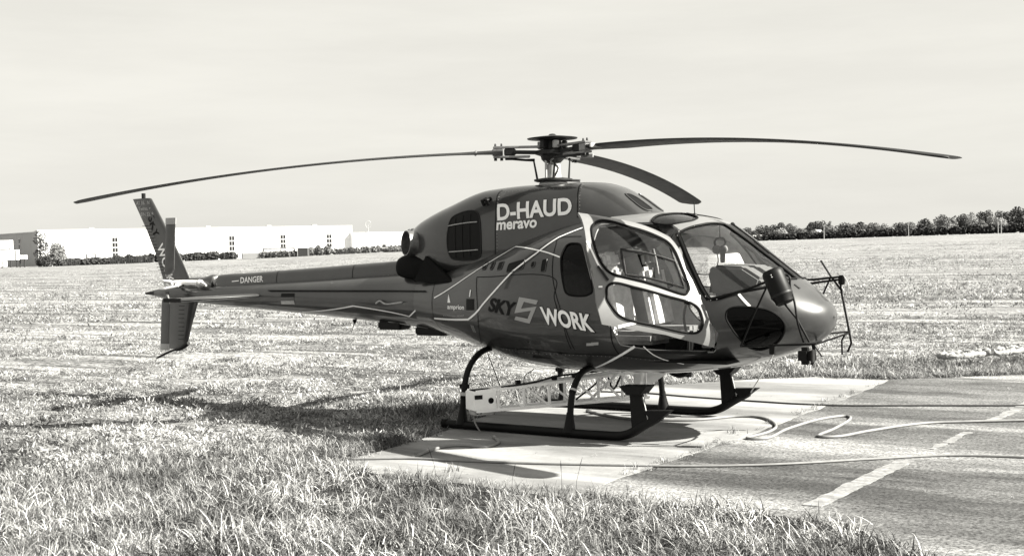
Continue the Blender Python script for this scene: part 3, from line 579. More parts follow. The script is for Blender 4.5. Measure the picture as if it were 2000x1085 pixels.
def patch(L, poly, lift, dx=0.03, dt=0.05, holes=(), sgn=1, raw=False):
    "piece of the surface inside a (X, th) polygon, lifted off it"
    poly = np.asarray(poly); G = gridpts(poly[:, 0].min(), poly[:, 0].max(), poly[:, 1].min(), poly[:, 1].max(), dx, dt, [poly, *holes])
    V, F = cdt(G, [poly, *holes]); C = np.array([V[list(f)].mean(0) for f in F]); k = inside(C, poly)
    for h in holes: k &= ~inside(C, np.asarray(h))
    F = [f for f, q in zip(F, k) if q]; used = sorted({i for f in F for i in f}); idx = {i: j for j, i in enumerate(used)}
    V = V[used]; n = nrm(L, V[:, 0], V[:, 1]); P = L.pt(V[:, 0], V[:, 1])+n*lift; F = [tuple(idx[i] for i in f) for f in F]
    if sgn < 0: P = P*[1, -1, 1]; n = n*[1, -1, 1]; F = [f[::-1] for f in F]
    mb = MB(); mb.add(P, F); mb.nv = n
    return mb
def pathpts(L, path, n=8, closed=False, lift=0.0, smooth=True, sgn=1):
    P = spline(path, n, closed) if smooth else np.concatenate([np.linspace(path[i], path[(i+1) % len(path)], n, endpoint=False) for i in range(len(path)-(0 if closed else 1))]+([] if closed else [np.array([path[-1]])]))
    nn = nrm(L, P[:, 0], P[:, 1]); Q = L.pt(P[:, 0], P[:, 1])+nn*lift
    if sgn < 0: Q = Q*[1, -1, 1]; nn = nn*[1, -1, 1]
    return Q, nn
def ribbon(L, path, width, lift=0.004, n=8, smooth=True, sgn=1):
    Q, nn = pathpts(L, path, n, False, lift, smooth, sgn); T = np.gradient(Q, axis=0); B = np.cross(nn, T); B /= np.linalg.norm(B, axis=1)[:, None]
    m = len(Q); mb = MB(); mb.add(np.concatenate([Q-B*width/2, Q+B*width/2]), [(i, i+1, m+i+1, m+i) for i in range(m-1)]); mb.nv = np.concatenate([nn, nn])
    return mb
def glyphs(txt, bold=0.0, italic=0.0):
    cu = bpy.data.curves.new('lettering', 'FONT'); cu.body = txt; cu.size = 1.0; cu.offset = bold; cu.shear = italic; cu.fill_mode = 'FRONT'; cu.resolution_u = 4
    o = bpy.data.objects.new('lettering', cu); COL.objects.link(o); dg = bpy.context.evaluated_depsgraph_get(); dg.update()
    me = bpy.data.meshes.new_from_object(o.evaluated_get(dg)); bpy.data.objects.remove(o); bpy.data.curves.remove(cu)
    return me
def lettering(L, txt, A, lift, material, parent, bold=0.02, italic=0.0, outline=0.0, cut=0.05):
    "A = baseline start, baseline end, top of the first capital, as (X, th)"
    P0, P1, P2 = (p3(L, a) for a in A); base = glyphs(txt, bold, italic)
    V = np.array([v.co for v in base.vertices]); x0, x1 = V[:, 0].min(), V[:, 0].max(); hgt = max(V[:, 1].max(), 0.2)
    u = (P1-P0)[[0, 2]]/(x1-x0); w = (P2-P0)[[0, 2]]/hgt
    made = []
    for off, m_, lf in (((bold+outline), 'black_decal', lift-0.0025), (bold, material, lift)) if outline else ((bold, material, lift),):
        me = base if off == bold else glyphs(txt, off, italic)
        bm = bmesh.new(); bm.from_mesh(me)
        for v in bm.verts:
            q = P0[[0, 2]]+u*(v.co.x-x0)+w*v.co.y; v.co = Vector((q[0], 0, q[1]))
        xs = [v.co.x for v in bm.verts]; zs = [v.co.z for v in bm.verts]
        for x in np.arange(min(xs)+cut/2, max(xs), cut): bmesh.ops.bisect_plane(bm, geom=bm.verts[:]+bm.edges[:]+bm.faces[:], plane_co=(x, 0, 0), plane_no=(1, 0, 0))
        for z in np.arange(min(zs)+cut/4, max(zs), cut/2): bmesh.ops.bisect_plane(bm, geom=bm.verts[:]+bm.edges[:]+bm.faces[:], plane_co=(0, 0, z), plane_no=(0, 0, 1))
        for v in bm.verts: v.co.y = float(L.y_at(v.co.x, v.co.z))-lf
        bm.to_mesh(me); bm.free()
        me.materials.clear(); me.materials.append(M[m_]); o = bpy.data.objects.new('lettering', me); COL.objects.link(o); o.parent = parent; made.append(o)
    return made

HELI = empty('helicopter')
prop(HELI, 'dark helicopter with drooping rotor blades and open front door, parked on the concrete pad', 'helicopter')
def smooth_poly(q, n=5): return spline(q, n, True)
Wsc, Wch, Wsk, Wre, Wdu, Wdl = (smooth_poly(q) for q in (WINDSCREEN, CHIN, SKYLIGHT, REARWIN, DWIN_UP, DWIN_LO))
# the windscreen keeps its corners
WINDSCREEN = [(x, min(t, 1.50)) for x, t in WINDSCREEN]
WINDSCREEN[4] = (2.16, 1.50); WINDSCREEN[5] = (2.41, 1.495); WINDSCREEN[6] = (2.62, 1.49); WINDSCREEN[7] = (2.82, 1.48); WINDSCREEN[8] = (2.925, 1.44)
Wsc = np.concatenate([np.linspace(WINDSCREEN[i], WINDSCREEN[(i+1) % len(WINDSCREEN)], 5, endpoint=False) for i in range(len(WINDSCREEN))])
Dpoly = np.array(DOOR)
Dsm = np.concatenate([np.linspace(DOOR[i], DOOR[(i+1) % len(DOOR)], 6, endpoint=False) for i in range(len(DOOR))])
OPEN = [(0.96, 0.97)] + [q for q in DOOR[1:10]] + [(2.33, -0.56), (2.297, -0.63), (1.981, -0.528), (1.608, -0.439), (1.334, -0.364), (1.27, -0.12), (1.12, 0.03), (1.01, 0.31)]
OPEN = np.concatenate([np.linspace(OPEN[i], OPEN[(i+1) % len(OPEN)], 5, endpoint=False) for i in range(len(OPEN))])
def hull_half(sgn, polys):
    pl = [q for _, q in polys]
    G = np.concatenate([gridpts(-2.0, 3.0, -PI/2, PI/2, 0.035, 0.045, pl), gridpts(3.01, 3.282, -PI/2, PI/2, 0.012, 0.07, pl)])
    V, F = cdt(G, pl); C = np.array([V[list(f)].mean(0) for f in F]); cls = np.full(len(F), -1)
    for i, q in enumerate(pl): cls[inside(C, q)] = i
    n = nrm(hull, V[:, 0], V[:, 1]); P = hull.pt(V[:, 0], V[:, 1])
    if sgn < 0: P = P*[1, -1, 1]; n = n*[1, -1, 1]
    res = {}
    for i in range(-1, len(pl)):
        f = [F[k] if sgn > 0 else F[k][::-1] for k in np.where(cls == i)[0]]; res['skin' if i < 0 else polys[i][0]] = f
    return P, n, res
ROOFP = np.array([(0.95, 1.0), (1.2, 1.03), (1.456, 1.05), (1.77, 1.07), (1.86, 1.0), (1.895, 0.90), (1.95, 1.025), (2.04, 1.203), (2.127, 1.45), (2.155, 1.555), (1.6, 1.562), (0.95, 1.562)])
WP = [('roof', ROOFP), ('windscreen', Wsc), ('chin_window', Wch), ('skylight', Wsk), ('rear_window', Wre)]
halves = {1: hull_half(1, WP+[('opening', OPEN)]), -1: hull_half(-1, WP+[('upper_door_window', Wdu), ('lower_door_window', Wdl)])}
def sub(P, n, f):
    used = sorted({i for q in f for i in q}); ix = {i: j for j, i in enumerate(used)}; return P[used], n[used], [tuple(ix[i] for i in q) for q in f]
skin = MB(); lin = MB(); rfm = MB(); sn = []; ln = []; rn = []
for s_ in (1, -1):
    P, n, res = halves[s_]; a, b, f = sub(P, n, res['skin']); skin.add(a, f); sn.append(b); lin.add(a-b*0.018, [q[::-1] for q in f]); ln.append(-b)
    a, b, f = sub(P, n, res['roof']); rfm.add(a, f); rn.append(b); lin.add(a-b*0.018, [q[::-1] for q in f]); ln.append(-b)
FUS = skin.build('fuselage', 'paint', HELI, fix=False, normals=np.concatenate(sn))
ROOFO = rfm.build('cabin_roof', 'skin_pale', HELI, fix=False, normals=np.concatenate(rn)); ROOFO['label'] = 'pale grey cabin roof panel'
LIN = lin.build('cabin_lining', 'lining', FUS, fix=False, normals=np.concatenate(ln))
for s_ in (1, -1):
    P, n, res = halves[s_]; side = 'starboard' if s_ > 0 else 'port'
    for nm, f in res.items():
        if nm in ('skin', 'opening', 'roof'): continue
        a, b, f = sub(P, n, f); mb = MB(); mb.add(a-b*0.004, f)
        w = mb.build(nm, 'tint' if nm in ('rear_window', 'chin_window') else 'sky_glass' if nm == 'skylight' else 'glass', HELI, fix=False, normals=b)
        pl = dict(WP, upper_door_window=Wdu, lower_door_window=Wdl)[nm]
        Q, nn = pathpts(hull, pl[::2], 2, True, 0.002, True, s_)
        MB().tube(Q, 0.013 if nm == 'windscreen' else 0.011, 6, closed=True).build('seal', 'rubber', w)
# windscreen frame with its row of screws
for s_ in (1, -1):
    for seg, wd in (([WINDSCREEN[k] for k in (0, 16, 15, 14, 13)], 0.055), ([WINDSCREEN[k] for k in (13, 12, 11, 10)], 0.035), ([WINDSCREEN[k] for k in (0, 1, 2, 3)], 0.03)):
        ribbon(hull, seg, wd, 0.006, 8, True, s_).build('windscreen_frame', 'rubber', HELI, fix=False)
    Q, nn = pathpts(hull, [WINDSCREEN[k] for k in (11, 12, 13, 14, 15, 16, 0, 1, 2, 3)], 6, False, 0.008, True, s_)
    sc = MB(); d = np.concatenate([[0], np.cumsum(np.linalg.norm(np.diff(Q, axis=0), axis=1))])
    for t in np.arange(0.03, d[-1], 0.062):
        c = np.array([np.interp(t, d, Q[:, k]) for k in range(3)]); sc.lathe([(0.0065, -0.002), (0.006, 0.003), (0, 0.0045)], c, 6, nn[np.searchsorted(d, t)-1])
    prop(sc.build('frame_screws', 'decal', HELI), kind='stuff')
    ribbon(hull, [(2.16, 1.555), (2.4, 1.553), (2.65, 1.55), (2.93, 1.545)], 0.02, 0.008, 8, True, s_).build('centre_post', 'rubber', HELI, fix=False)
def seam(L, path, parent, w=0.008, sgn=1, lift=0.0035, m_='black_decal', name='seam'):
    return ribbon(L, path, w, lift, 8, True, sgn).build(name, m_, parent, fix=False)
for s_ in (1, -1):
    for q in (RDOOR, RDOOR2, BAG, BAGL, SILLSEAM): seam(hull, q, FUS, 0.009, s_)
    for q, w in ((STRIPE_A, 0.015), (STRIPE_B, 0.022), (STRIPE_C, 0.026), (STRIPE_D, 0.014), (STRIPE_E, 0.026)):
        ribbon(hull, q, w, 0.005, 6, False, s_).build('stripe', 'decal', FUS, fix=False)
seam(hull, [(1.29, -0.552), (1.7, -0.66), (2.2, -0.78), (2.6, -0.95)], FUS, 0.008)
seam(hull, [(1.26, 0.0), (1.25, -0.3), (1.29, -0.55)], FUS, 0.012)
seam(hull, [(-1.40, 1.2), (-1.40, 0.5), (-1.40, 0.0), (-1.40, -0.6), (-1.38, -1.2)], FUS, 0.007)
lettering(hull, 'SKY', SKY, 0.006, 'black_decal', FUS, 0.035, 0.15)
lettering(hull, 'WORK', WORK, 0.0075, 'decal', FUS, 0.035, 0.0, 0.03)
lettering(hull, 'amprion', AMP, 0.006, 'decal', FUS, 0.02)
lettering(hull, 'EXTERNAL HOIST', [AMPS[0], AMPS[1], (-1.197, -0.235)], 0.006, 'grey_decal', FUS, 0.0)
patch(hull, AMPW, 0.005).build('emblem', 'decal', FUS, fix=False)
patch(hull, LOGO, 0.005, 0.03, 0.03).build('emblem', 'grey_decal', FUS, fix=False)
patch(hull, SQ, 0.006).build('vent', 'black_decal', FUS, fix=False)
ribbon(hull, [(-0.69, 0.16), (-0.685, 0.27)], 0.02, 0.006).build('marking', 'decal', FUS, fix=False)
for i in (0, 1, 2): ribbon(hull, [(-0.70+i*0.02, -0.30), (-0.685+i*0.02, -0.45)], 0.008, 0.006).build('marking', 'grey_decal', FUS, fix=False)
for x, t in ((1.0, -0.36), (1.06, -0.345)): patch(hull, [(x-0.07, t-0.03), (x+0.02, t-0.02), (x+0.03, t+0.03), (x-0.06, t+0.02)], 0.006).build('stencil', 'grey_decal', FUS, fix=False)
for (x, t), (hx, ht) in zip(VENTS, ((0.035, 0.08), (0.028, 0.075), (0.04, 0.07), (0.125, 0.075), (0.026, 0.04), (0.032, 0.08))):
    a = np.linspace(0, 2*PI, 17)[:-1]; ex = 0.35 if hx > 0.03 else 0.7
    q = [(x+hx*np.sign(np.cos(k))*abs(np.cos(k))**ex, t+ht*np.sign(np.sin(k))*abs(np.sin(k))**ex) for k in a]
    v = patch(hull, q, 0.004).build('vent', 'black_decal', FUS, fix=False)
    Q, nn = pathpts(hull, q, 2, True, 0.004, True); MB().tube(Q, 0.005, 5, closed=True).build('vent_rim', 'paint', FUS)
for x, t in ((0.17, -0.40), (-0.05, -0.62), (0.25, -0.60), (0.55, -0.60), (0.9, -0.58)):
    MB().box(p3(hull, (x, t))+nrm(hull, x, t)*0.004, (0.035, 0.02, 0.014)).build('latch', 'dark_metal', FUS, bevel=0.003)

# ---------------- the open front door (starboard), swung about its slanted hinge line
HA, HB = np.array(HINGE[0]), np.array(HINGE[1]); hax = Vector((HA-HB)/np.linalg.norm(HA-HB))
DR = np.array(Matrix.Rotation(math.radians(50), 3, hax))
def swing(v): return HB+(v-HB) @ DR.T
def dpart(mb, name, m_, parent, **k): return mb.xform(swing).build(name, m_, parent, **k)
mb = patch(hull, Dsm, 0.0, 0.03, 0.04, [Wdu[::2], Wdl[::2]])
me = bpy.data.meshes.new('door'); me.from_pydata(swing(np.concatenate(mb.v)).tolist(), [], mb.f)
bm = bmesh.new(); bm.from_mesh(me); bmesh.ops.solidify(bm, geom=bm.faces[:], thickness=0.028); bmesh.ops.recalc_face_normals(bm, faces=bm.faces[:]); bm.to_mesh(me); bm.free()
me.materials.append(M['skin_pale']); me.polygons.foreach_set('use_smooth', [True]*len(me.polygons)); me.set_sharp_from_angle(angle=math.radians(40))
DOORO = bpy.data.objects.new('door', me); COL.objects.link(DOORO); DOORO.parent = HELI
DOORO['label'] = 'open pale grey starboard front door with two windows'
for nm, q in (('upper_window', Wdu), ('lower_window', Wdl)):
    w = patch(hull, q[::2], -0.012, 0.04, 0.05); nn = w.nv @ DR.T; dpart(w, nm, 'glass', DOORO, fix=False, normals=nn)
    Q, nn = pathpts(hull, q[::2], 2, True, 0.002); dpart(MB().tube(Q, 0.014, 6, closed=True), 'seal', 'rubber', DOORO)
Q, nn = pathpts(hull, SLIDER, 8, True, -0.004, False); dpart(MB().tube(Q, 0.012, 6, closed=True), 'sliding_frame', 'dark_metal', DOORO)
Q, nn = pathpts(hull, [(1.69, 0.50), (1.74, 0.22)], 4, False, -0.004, False); dpart(MB().tube(Q, 0.008, 6), 'sliding_frame', 'steel', DOORO)
for q, w in ((DSTRIPE, 0.02), (DSTRIPE2, 0.028), (DSTRIPE3, 0.025)): dpart(ribbon(hull, q, w, 0.004), 'stripe', 'decal', DOORO, fix=False)
Q, nn = pathpts(hull, DHANDLE, 6, False, 0.02); dpart(MB().tube(Q, 0.012, 6), 'handle', 'dark_metal', DOORO)
Q, nn = pathpts(hull, DHANDLE2, 4, False, 0.012); dpart(MB().tube(Q, 0.010, 6), 'latch', 'decal', DOORO)
# door sill tread inside the opening
MB().box((1.78, -0.76, 0.90), (0.9, 0.14, 0.03)).build('door_sill', 'black', HELI, bevel=0.004)

# ---------------- engine cowling
def loftmesh(L, nx, nt, xs=None):
    X = np.linspace(L.x0, L.x1, nx) if xs is None else np.asarray(xs); T = np.linspace(-PI/2, 1.5*PI, nt, endpoint=False)
    V = np.concatenate([L.pt(np.full(nt, x), T) for x in X]); NN = np.concatenate([nrm(L, np.full(nt, x), T) for x in X])
    F = [(i*nt+k, (i+1)*nt+k, (i+1)*nt+(k+1) % nt, i*nt+(k+1) % nt) for i in range(len(X)-1) for k in range(nt)]
    F += [tuple(range(nt)), tuple((len(X)-1)*nt+k for k in range(nt))[::-1]]
    mb = MB(); mb.add(V, F); return mb, NN
mb, NN = loftmesh(cowl, 110, 96); COWL = mb.build('engine_cowling', 'paint', HELI)
for q in (CSEAM1, CSEAM2):
    for s_ in (1, -1): seam(cowl, q, COWL, 0.010, s_)
g = patch(cowl, smooth_poly(GRILLE), 0.004).build('intake_grille', 'black', COWL, fix=False)
Q, nn = pathpts(cowl, smooth_poly(GRILLE), 2, True, 0.004); MB().tube(Q, 0.008, 6, closed=True).build('grille_rim', 'dark_metal', COWL)
for a, b in (((-1.15, 0.26), (-0.72, 0.235)), ((-1.14, -0.115), (-0.715, -0.09))): MB().tube(pathpts(cowl, [a, b], 8, False, 0.012)[0], 0.006, 6).build('grille_bar', 'pale', COWL)
for x in (-1.05, -0.94, -0.83): MB().tube(pathpts(cowl, [(x, 0.42), (x, 0.0), (x, -0.26)], 6, False, 0.008)[0], 0.004, 5).build('grille_bar', 'dark_metal', COWL)
lettering(cowl, 'D-HAUD', HUD, 0.0075, 'decal', COWL, 0.03, 0.0, 0.016)
lettering(cowl, 'meravo', [MERAVO[0], MERAVO[1], (-0.444, 0.193)], 0.0075, 'decal', COWL, 0.030, 0.0, 0.012)
for s_ in (1, -1):
    v = patch(cowl, smooth_poly(INTAKE, 4), 0.005, 0.03, 0.04, sgn=s_).build('air_intake', 'black_decal', COWL, fix=False)
    Q, nn = pathpts(cowl, smooth_poly(INTAKE, 4), 2, True, 0.006, True, s_); MB().tube(Q, 0.008, 6, closed=True).build('intake_rim', 'paint', COWL)
for x in (-0.66, -0.60): MB().tube([p3(cowl, (x, 0.60)), p3(cowl, (x, 0.66))+np.array([0, -0.05, 0.02]), p3(cowl, (x, 0.78))], 0.022, 8).build('drain_scoop', 'black', COWL)
# exhausts and their sooty shrouds
for s_ in (1, -1):
    ax = np.array([-0.46, -0.88*s_, 0.06]); ax /= np.linalg.norm(ax); c = np.array([-1.67, -0.13*s_, 2.06])
    e = MB().lathe([(0.125, -0.1), (0.135, 0.1), (0.148, 0.28), (0.150, 0.36), (0.141, 0.36), (0.130, 0.2), (0.11, -0.05)], c, 28, ax).build('exhaust', 'steel', HELI)
    MB().lathe([(0.0, 0.02), (0.12, 0.02)], c, 20, ax).build('exhaust_core', 'soot', e)
    SH = Loft(np.array([(-2.11, .03, 1.72, 1.86, 1.79, 2, 2), (-2.08, .10, 1.68, 1.90, 1.79, 2.4, 2.2), (-1.97, .14, 1.65, 1.94, 1.80, 2.4, 2.3), (-1.7, .165, 1.63, 1.97, 1.80, 2.6, 2.3), (-1.2, .17, 1.62, 2.02, 1.82, 2.2, 2.2), (-1.0, .05, 1.72, 1.92, 1.82, 2, 2)]), -0.25*s_)
    mb, NN = loftmesh(SH, 40, 36); mb.build('exhaust_shroud', 'soot', HELI)
mb = MB(); mb.prism([(-1.75, -0.42, 1.62), (-1.05, -0.55, 1.60), (-1.52, -0.47, 1.92)], (0.02, 0.03, 0)); mb.build('heat_shield', 'soot', HELI)

# ---------------- tail boom
mb, NN = loftmesh(boom, 90, 48); BOOM = mb.build('tail_boom', 'paint', HELI)
mb, NN = loftmesh(cover, 70, 40, np.concatenate([np.linspace(-5.62, -5.5, 12), np.linspace(-5.4, -1.9, 40)])); COV = mb.build('drive_shaft_cover', 'paint', BOOM)
lettering(cover, 'DANGER', [DANGER[0], DANGER[1], DANGER[2]], 0.006, 'decal', BOOM, 0.02)
ribbon(cover, [(-5.25, 0.30), (-5.11, 0.33)], 0.012, 0.006).build('marking', 'decal', BOOM, fix=False)
for s_ in (1, -1):
    for x in (-3.008, -4.382): seam(cover, [(x, 0.0), (x, 0.5), (x, 1.0), (x, 1.57)], BOOM, 0.008, s_)
    for q, w in ((BSTRIPE_A, 0.016), (BSTRIPE_B, 0.024)): ribbon(boom, q, w, 0.005, 6, False, s_).build('stripe', 'decal', BOOM, fix=False)
xs = np.linspace(-4.42, -1.55, 24); ys = np.array([float((boom if x < -1.75 else hull).y_at(x, 1.505)) for x in xs])
st = np.concatenate([np.stack([xs, ys+0.02, np.full(24, 1.500)], 1), np.stack([xs, ys-0.028, np.full(24, 1.500)], 1), np.stack([xs, ys-0.028, np.full(24, 1.512)], 1), np.stack([xs, ys+0.02, np.full(24, 1.512)], 1)])
F = [(k*24+i, k*24+i+1, ((k+1) % 4)*24+i+1, ((k+1) % 4)*24+i) for k in range(4) for i in range(23)]; mb = MB(); mb.add(st, F); mb.build('strake', 'black', BOOM)
fl = np.array(FLAG); mid = (fl[0]+fl[3])/2, (fl[1]+fl[2])/2
for k, g_ in enumerate(('black_decal', 'paint', 'pale')):
    a, b, c, d = (fl[0]+(fl[3]-fl[0])*k/3, fl[1]+(fl[2]-fl[1])*k/3, fl[1]+(fl[2]-fl[1])*(k+1)/3, fl[0]+(fl[3]-fl[0])*(k+1)/3)
    o = patch(boom, [tuple(a), tuple(b), tuple(c), tuple(d)], 0.005, 0.05, 0.1).build('flag_stripe', g_, BOOM, fix=False)
MB().tube(pathpts(boom, BHANDLE, 6, False, 0.03)[0], 0.010, 6).build('handle', 'pale', BOOM)
for x0, x1, y in ((-2.57, -2.19, -0.05), (-1.97, -1.53, -0.05), ):
    zb = float(boom.par((x0+x1)/2)[1]) if x1 < -1.75 else float(hull.par((x0+x1)/2)[1]); MB().box(((x0+x1)/2, y, zb-0.01), (x1-x0, 0.22, 0.11), taper=1.0).build('antenna_box', 'black', BOOM, bevel=0.02)
MB().lathe([(0.03, 0), (0.02, -0.04), (0.0, -0.06)], (-3.06, -0.03, 1.125), 10).build('beacon', 'black', BOOM)
MB().tube([(-3.06, -0.03, 1.10), (-3.12, -0.03, 0.96)], 0.004, 5).build('whip_antenna', 'dark_metal', BOOM)
# rear gearbox fairing in front of the fin
GB = Loft(np.array([(-6.35, .05, 1.5, 1.60, 1.53, 2, 2), (-6.2, .085, 1.5, 1.68, 1.54, 2, 2.2), (-5.9, .10, 1.5, 1.69, 1.55, 2, 2.3), (-5.70, .105, 1.5, 1.725, 1.55, 2, 2.4), (-5.66, .10, 1.5, 1.715, 1.55, 2, 2.4)]))
mb, NN = loftmesh(GB, 30, 32); mb.build('gearbox_fairing', 'paint', HELI)
MB().lathe([(0.07, 0), (0.07, 0.03), (0.05, 0.05)], (-5.66, 0, 1.63), 20, (1, 0, 0)).build('coupling_collar', 'pale', HELI)
MB().tube([(-6.93, 0, 1.465), (-7.06, 0, 1.462), (-7.19, 0, 1.455)], [0.045, 0.03, 0.014], 10).build('tail_light', 'dark_metal', HELI)
# fins as thin aerofoils
def fin(P, name, th=0.05):
    "P: rows (leading X, trailing X, Z) from root to tip"
    cs = np.linspace(0, PI, 13); mb = MB(); rows = []
    for xl, xt, z in P:
        t = (1-np.cos(cs))/2; hh = th*np.sqrt(np.maximum(t, 0))*(1-t)*1.3+0.004
        x = xl+(xt-xl)*t; rows.append(np.concatenate([np.stack([x, hh, x*0+z], 1), np.stack([x[::-1], -hh[::-1], x*0+z], 1)]))
    n = len(rows[0]); F = [(i*n+k, i*n+(k+1) % n, (i+1)*n+(k+1) % n, (i+1)*n+k) for i in range(len(rows)-1) for k in range(n)]
    F += [tuple(range(n)), tuple((len(rows)-1)*n+k for k in range(n))[::-1]]; mb.add(np.concatenate(rows), F); return mb.build(name, 'paint', HELI, angle=50)
UF = fin([(-6.14, -6.74, 1.50), (-6.22, -6.80, 1.70), (-6.42, -6.93, 2.03), (-6.68, -7.13, 2.41), (-6.99, -7.40, 2.84), (-7.02, -7.41, 2.855)], 'upper_fin', 0.055)
LF = fin([(-6.04, -6.70, 1.40), (-6.07, -6.70, 1.30), (-6.20, -6.70, 1.00), (-6.30, -6.70, 0.74), (-6.36, -6.70, 0.70), (-6.50, -6.70, 0.655)], 'lower_fin', 0.05)
MB().tube(spline([(-6.28, 0, 0.74), (-6.45, 0, 0.66), (-6.66, 0, 0.62), (-6.99, 0, 0.505)], 5), [0.03]*4+[0.026]*4+[0.016]*7+[0.008], 8).build('tail_guard', 'black', HELI)
def finline(za, zb_, n, fx, ln, parent, y=-0.05):
    for z in np.linspace(za, zb_, n):
        xt = fx(z); MB().bar((xt+0.03, y, z), (xt+0.03+ln, y-0.006, z), 0.006, 0.006).build('rib_line', 'rubber', parent)
finline(1.75, 2.45, 16, lambda z: np.interp(z, [1.5, 2.84], [-6.74, -7.40]), 0.16, UF, -0.030)
finline(0.80, 1.28, 9, lambda z: np.interp(z, [0.74, 1.4], [-6.50, -6.45]), 0.12, LF, -0.028)
def fintext(txt, org, ang, size, m_, bold=0.0, y=-0.031):
    me = glyphs(txt, bold); c, s_ = math.cos(ang), math.sin(ang)
    for v in me.vertices: x, z = v.co.x*size, v.co.y*size; v.co = Vector((org[0]+x*c-z*s_, y, org[1]+x*s_+z*c))
    me.materials.clear(); me.materials.append(M[m_]); o = bpy.data.objects.new('lettering', me); COL.objects.link(o); o.parent = UF
fintext('WORK', (-6.865, 2.14), math.radians(-67), 0.19, 'decal', 0.025)
fintext('SKY', (-7.05, 2.57), math.radians(-67), 0.19, 'black_decal', 0.025)
for i, tx in enumerate(('AS 355 N', 'Twinstar', 'S/N 5228')): fintext(tx, (-7.30+i*0.045, 2.765-i*0.085), 0, 0.075, 'pale', 0.01)
MB().tube([(-7.17, 0, 2.85), (-7.17, 0, 2.93)], 0.03, 10).build('fin_beacon', 'black', UF)
# stabilisers
for s_ in (1, -1):
    cs = np.linspace(0, PI, 11); rows = []
    for y, xl, xt, z in ((-0.10, -4.55, -5.15, 1.440), (-0.60, -4.72, -5.18, 1.432), (-1.20, -4.93, -5.24, 1.420), (-1.26, -4.98, -5.23, 1.418)):
        t = (1-np.cos(cs))/2; hh = 0.05*np.sqrt(t)*(1-t)*1.3+0.004; x = xl+(xt-xl)*t
        rows.append(np.concatenate([np.stack([x, x*0+y*s_, z+hh], 1), np.stack([x[::-1], x*0+y*s_, z-hh[::-1]], 1)]))
    n = len(rows[0]); F = [(i*n+k, i*n+(k+1) % n, (i+1)*n+(k+1) % n, (i+1)*n+k) for i in range(3) for k in range(n)]+[tuple(range(n)), tuple(3*n+k for k in range(n))[::-1]]
    mb = MB(); mb.add(np.concatenate(rows), F); SB = mb.build('stabiliser', 'paint', HELI, angle=50)
    MB().box((-5.10, -1.265*s_, 1.42), (0.34, 0.012, 0.05)).build('end_plate', 'black', SB, bevel=0.003)
# tail rotor
TRX, TRY, TRZ = -6.335, -0.30, 1.60
TR = MB().lathe([(0.05, 0), (0.06, 0.03), (0.06, 0.09), (0.03, 0.12), (0, 0.13)], (TRX, TRY+0.08, TRZ), 16, (0, -1, 0)).build('tail_rotor', 'pale', HELI)
def blade_mesh(r0, r1, n, chord, thick, pos):
    cs = np.linspace(0, PI, 11); rows = []
    for r in np.linspace(r0, r1, n): rows.append(pos(r, (1-np.cos(cs))/2))
    m_ = len(rows[0]); F = [(i*m_+k, i*m_+(k+1) % m_, (i+1)*m_+(k+1) % m_, (i+1)*m_+k) for i in range(n-1) for k in range(m_)]+[tuple(range(m_)), tuple((n-1)*m_+k for k in range(m_))[::-1]]
    mb = MB(); mb.add(np.concatenate(rows), F); return mb
def tr_pos(sg):
    def f(r, t):
        k = np.clip((r-0.12)/0.10, 0, 1); ch = 0.05+0.135*k; pit = math.radians(60-57*k); hh = 0.022*np.sqrt(t)*(1-t)*1.6+0.003+(1-k)*0.015
        x = (t-0.35)*ch; P = np.concatenate([np.stack([x, hh], 1), np.stack([x[::-1], -hh[::-1]], 1)])
        c, s_ = math.cos(pit), math.sin(pit); X = P[:, 0]*c-P[:, 1]*s_; Y = P[:, 0]*s_+P[:, 1]*c
        lean = 0.09*r
        return np.stack([TRX+sg*X+sg*lean, TRY+Y, TRZ+sg*r+0*X], 1)
    return f
for sg in (1, -1):
    b = blade_mesh(0.10, 0.93, 24, 0.185, 0.02, tr_pos(sg)).build('tail_rotor_blade', 'blade_grey', TR, angle=60)
    b2 = blade_mesh(0.845, 0.935, 3, 0.185, 0.02, lambda r, t, q=tr_pos(sg): (lambda P: P+(P-P.mean(0))*[0.03, 0.6, 0])(q(r, t))).build('tail_blade_tip', 'tipgrey', TR, angle=60)
MB().tube([(TRX, -0.05, TRZ), (TRX, TRY, TRZ)], 0.045, 12).build('rotor_shaft', 'pale', TR)
MB().tube([(TRX+0.05, -0.22, TRZ+0.03), (-6.1, -0.17, TRZ+0.02), (-5.83, -0.13, TRZ+0.01)], [0.022, 0.032, 0.036], 12).build('control_tube', 'decal', TR)
MB().lathe([(0.05, -0.02), (0.06, 0), (0.055, 0.03), (0.04, 0.05)], (-5.86, -0.13, TRZ), 16, (1, 0, 0)).build('control_collar', 'pale', TR)
for z in (0.05, -0.06): MB().tube([(TRX-0.12, TRY-0.03, TRZ+z), (TRX, TRY-0.05, TRZ+z), (TRX+0.16, TRY+0.06, TRZ+0.4*z)], 0.016, 8).build('pitch_horn', 'decal', TR)
MB().tube([(-5.80, -0.14, 1.60), (-5.68, -0.17, 1.575)], [0.035, 0.015], 8).build('control_rod', 'pale', TR)

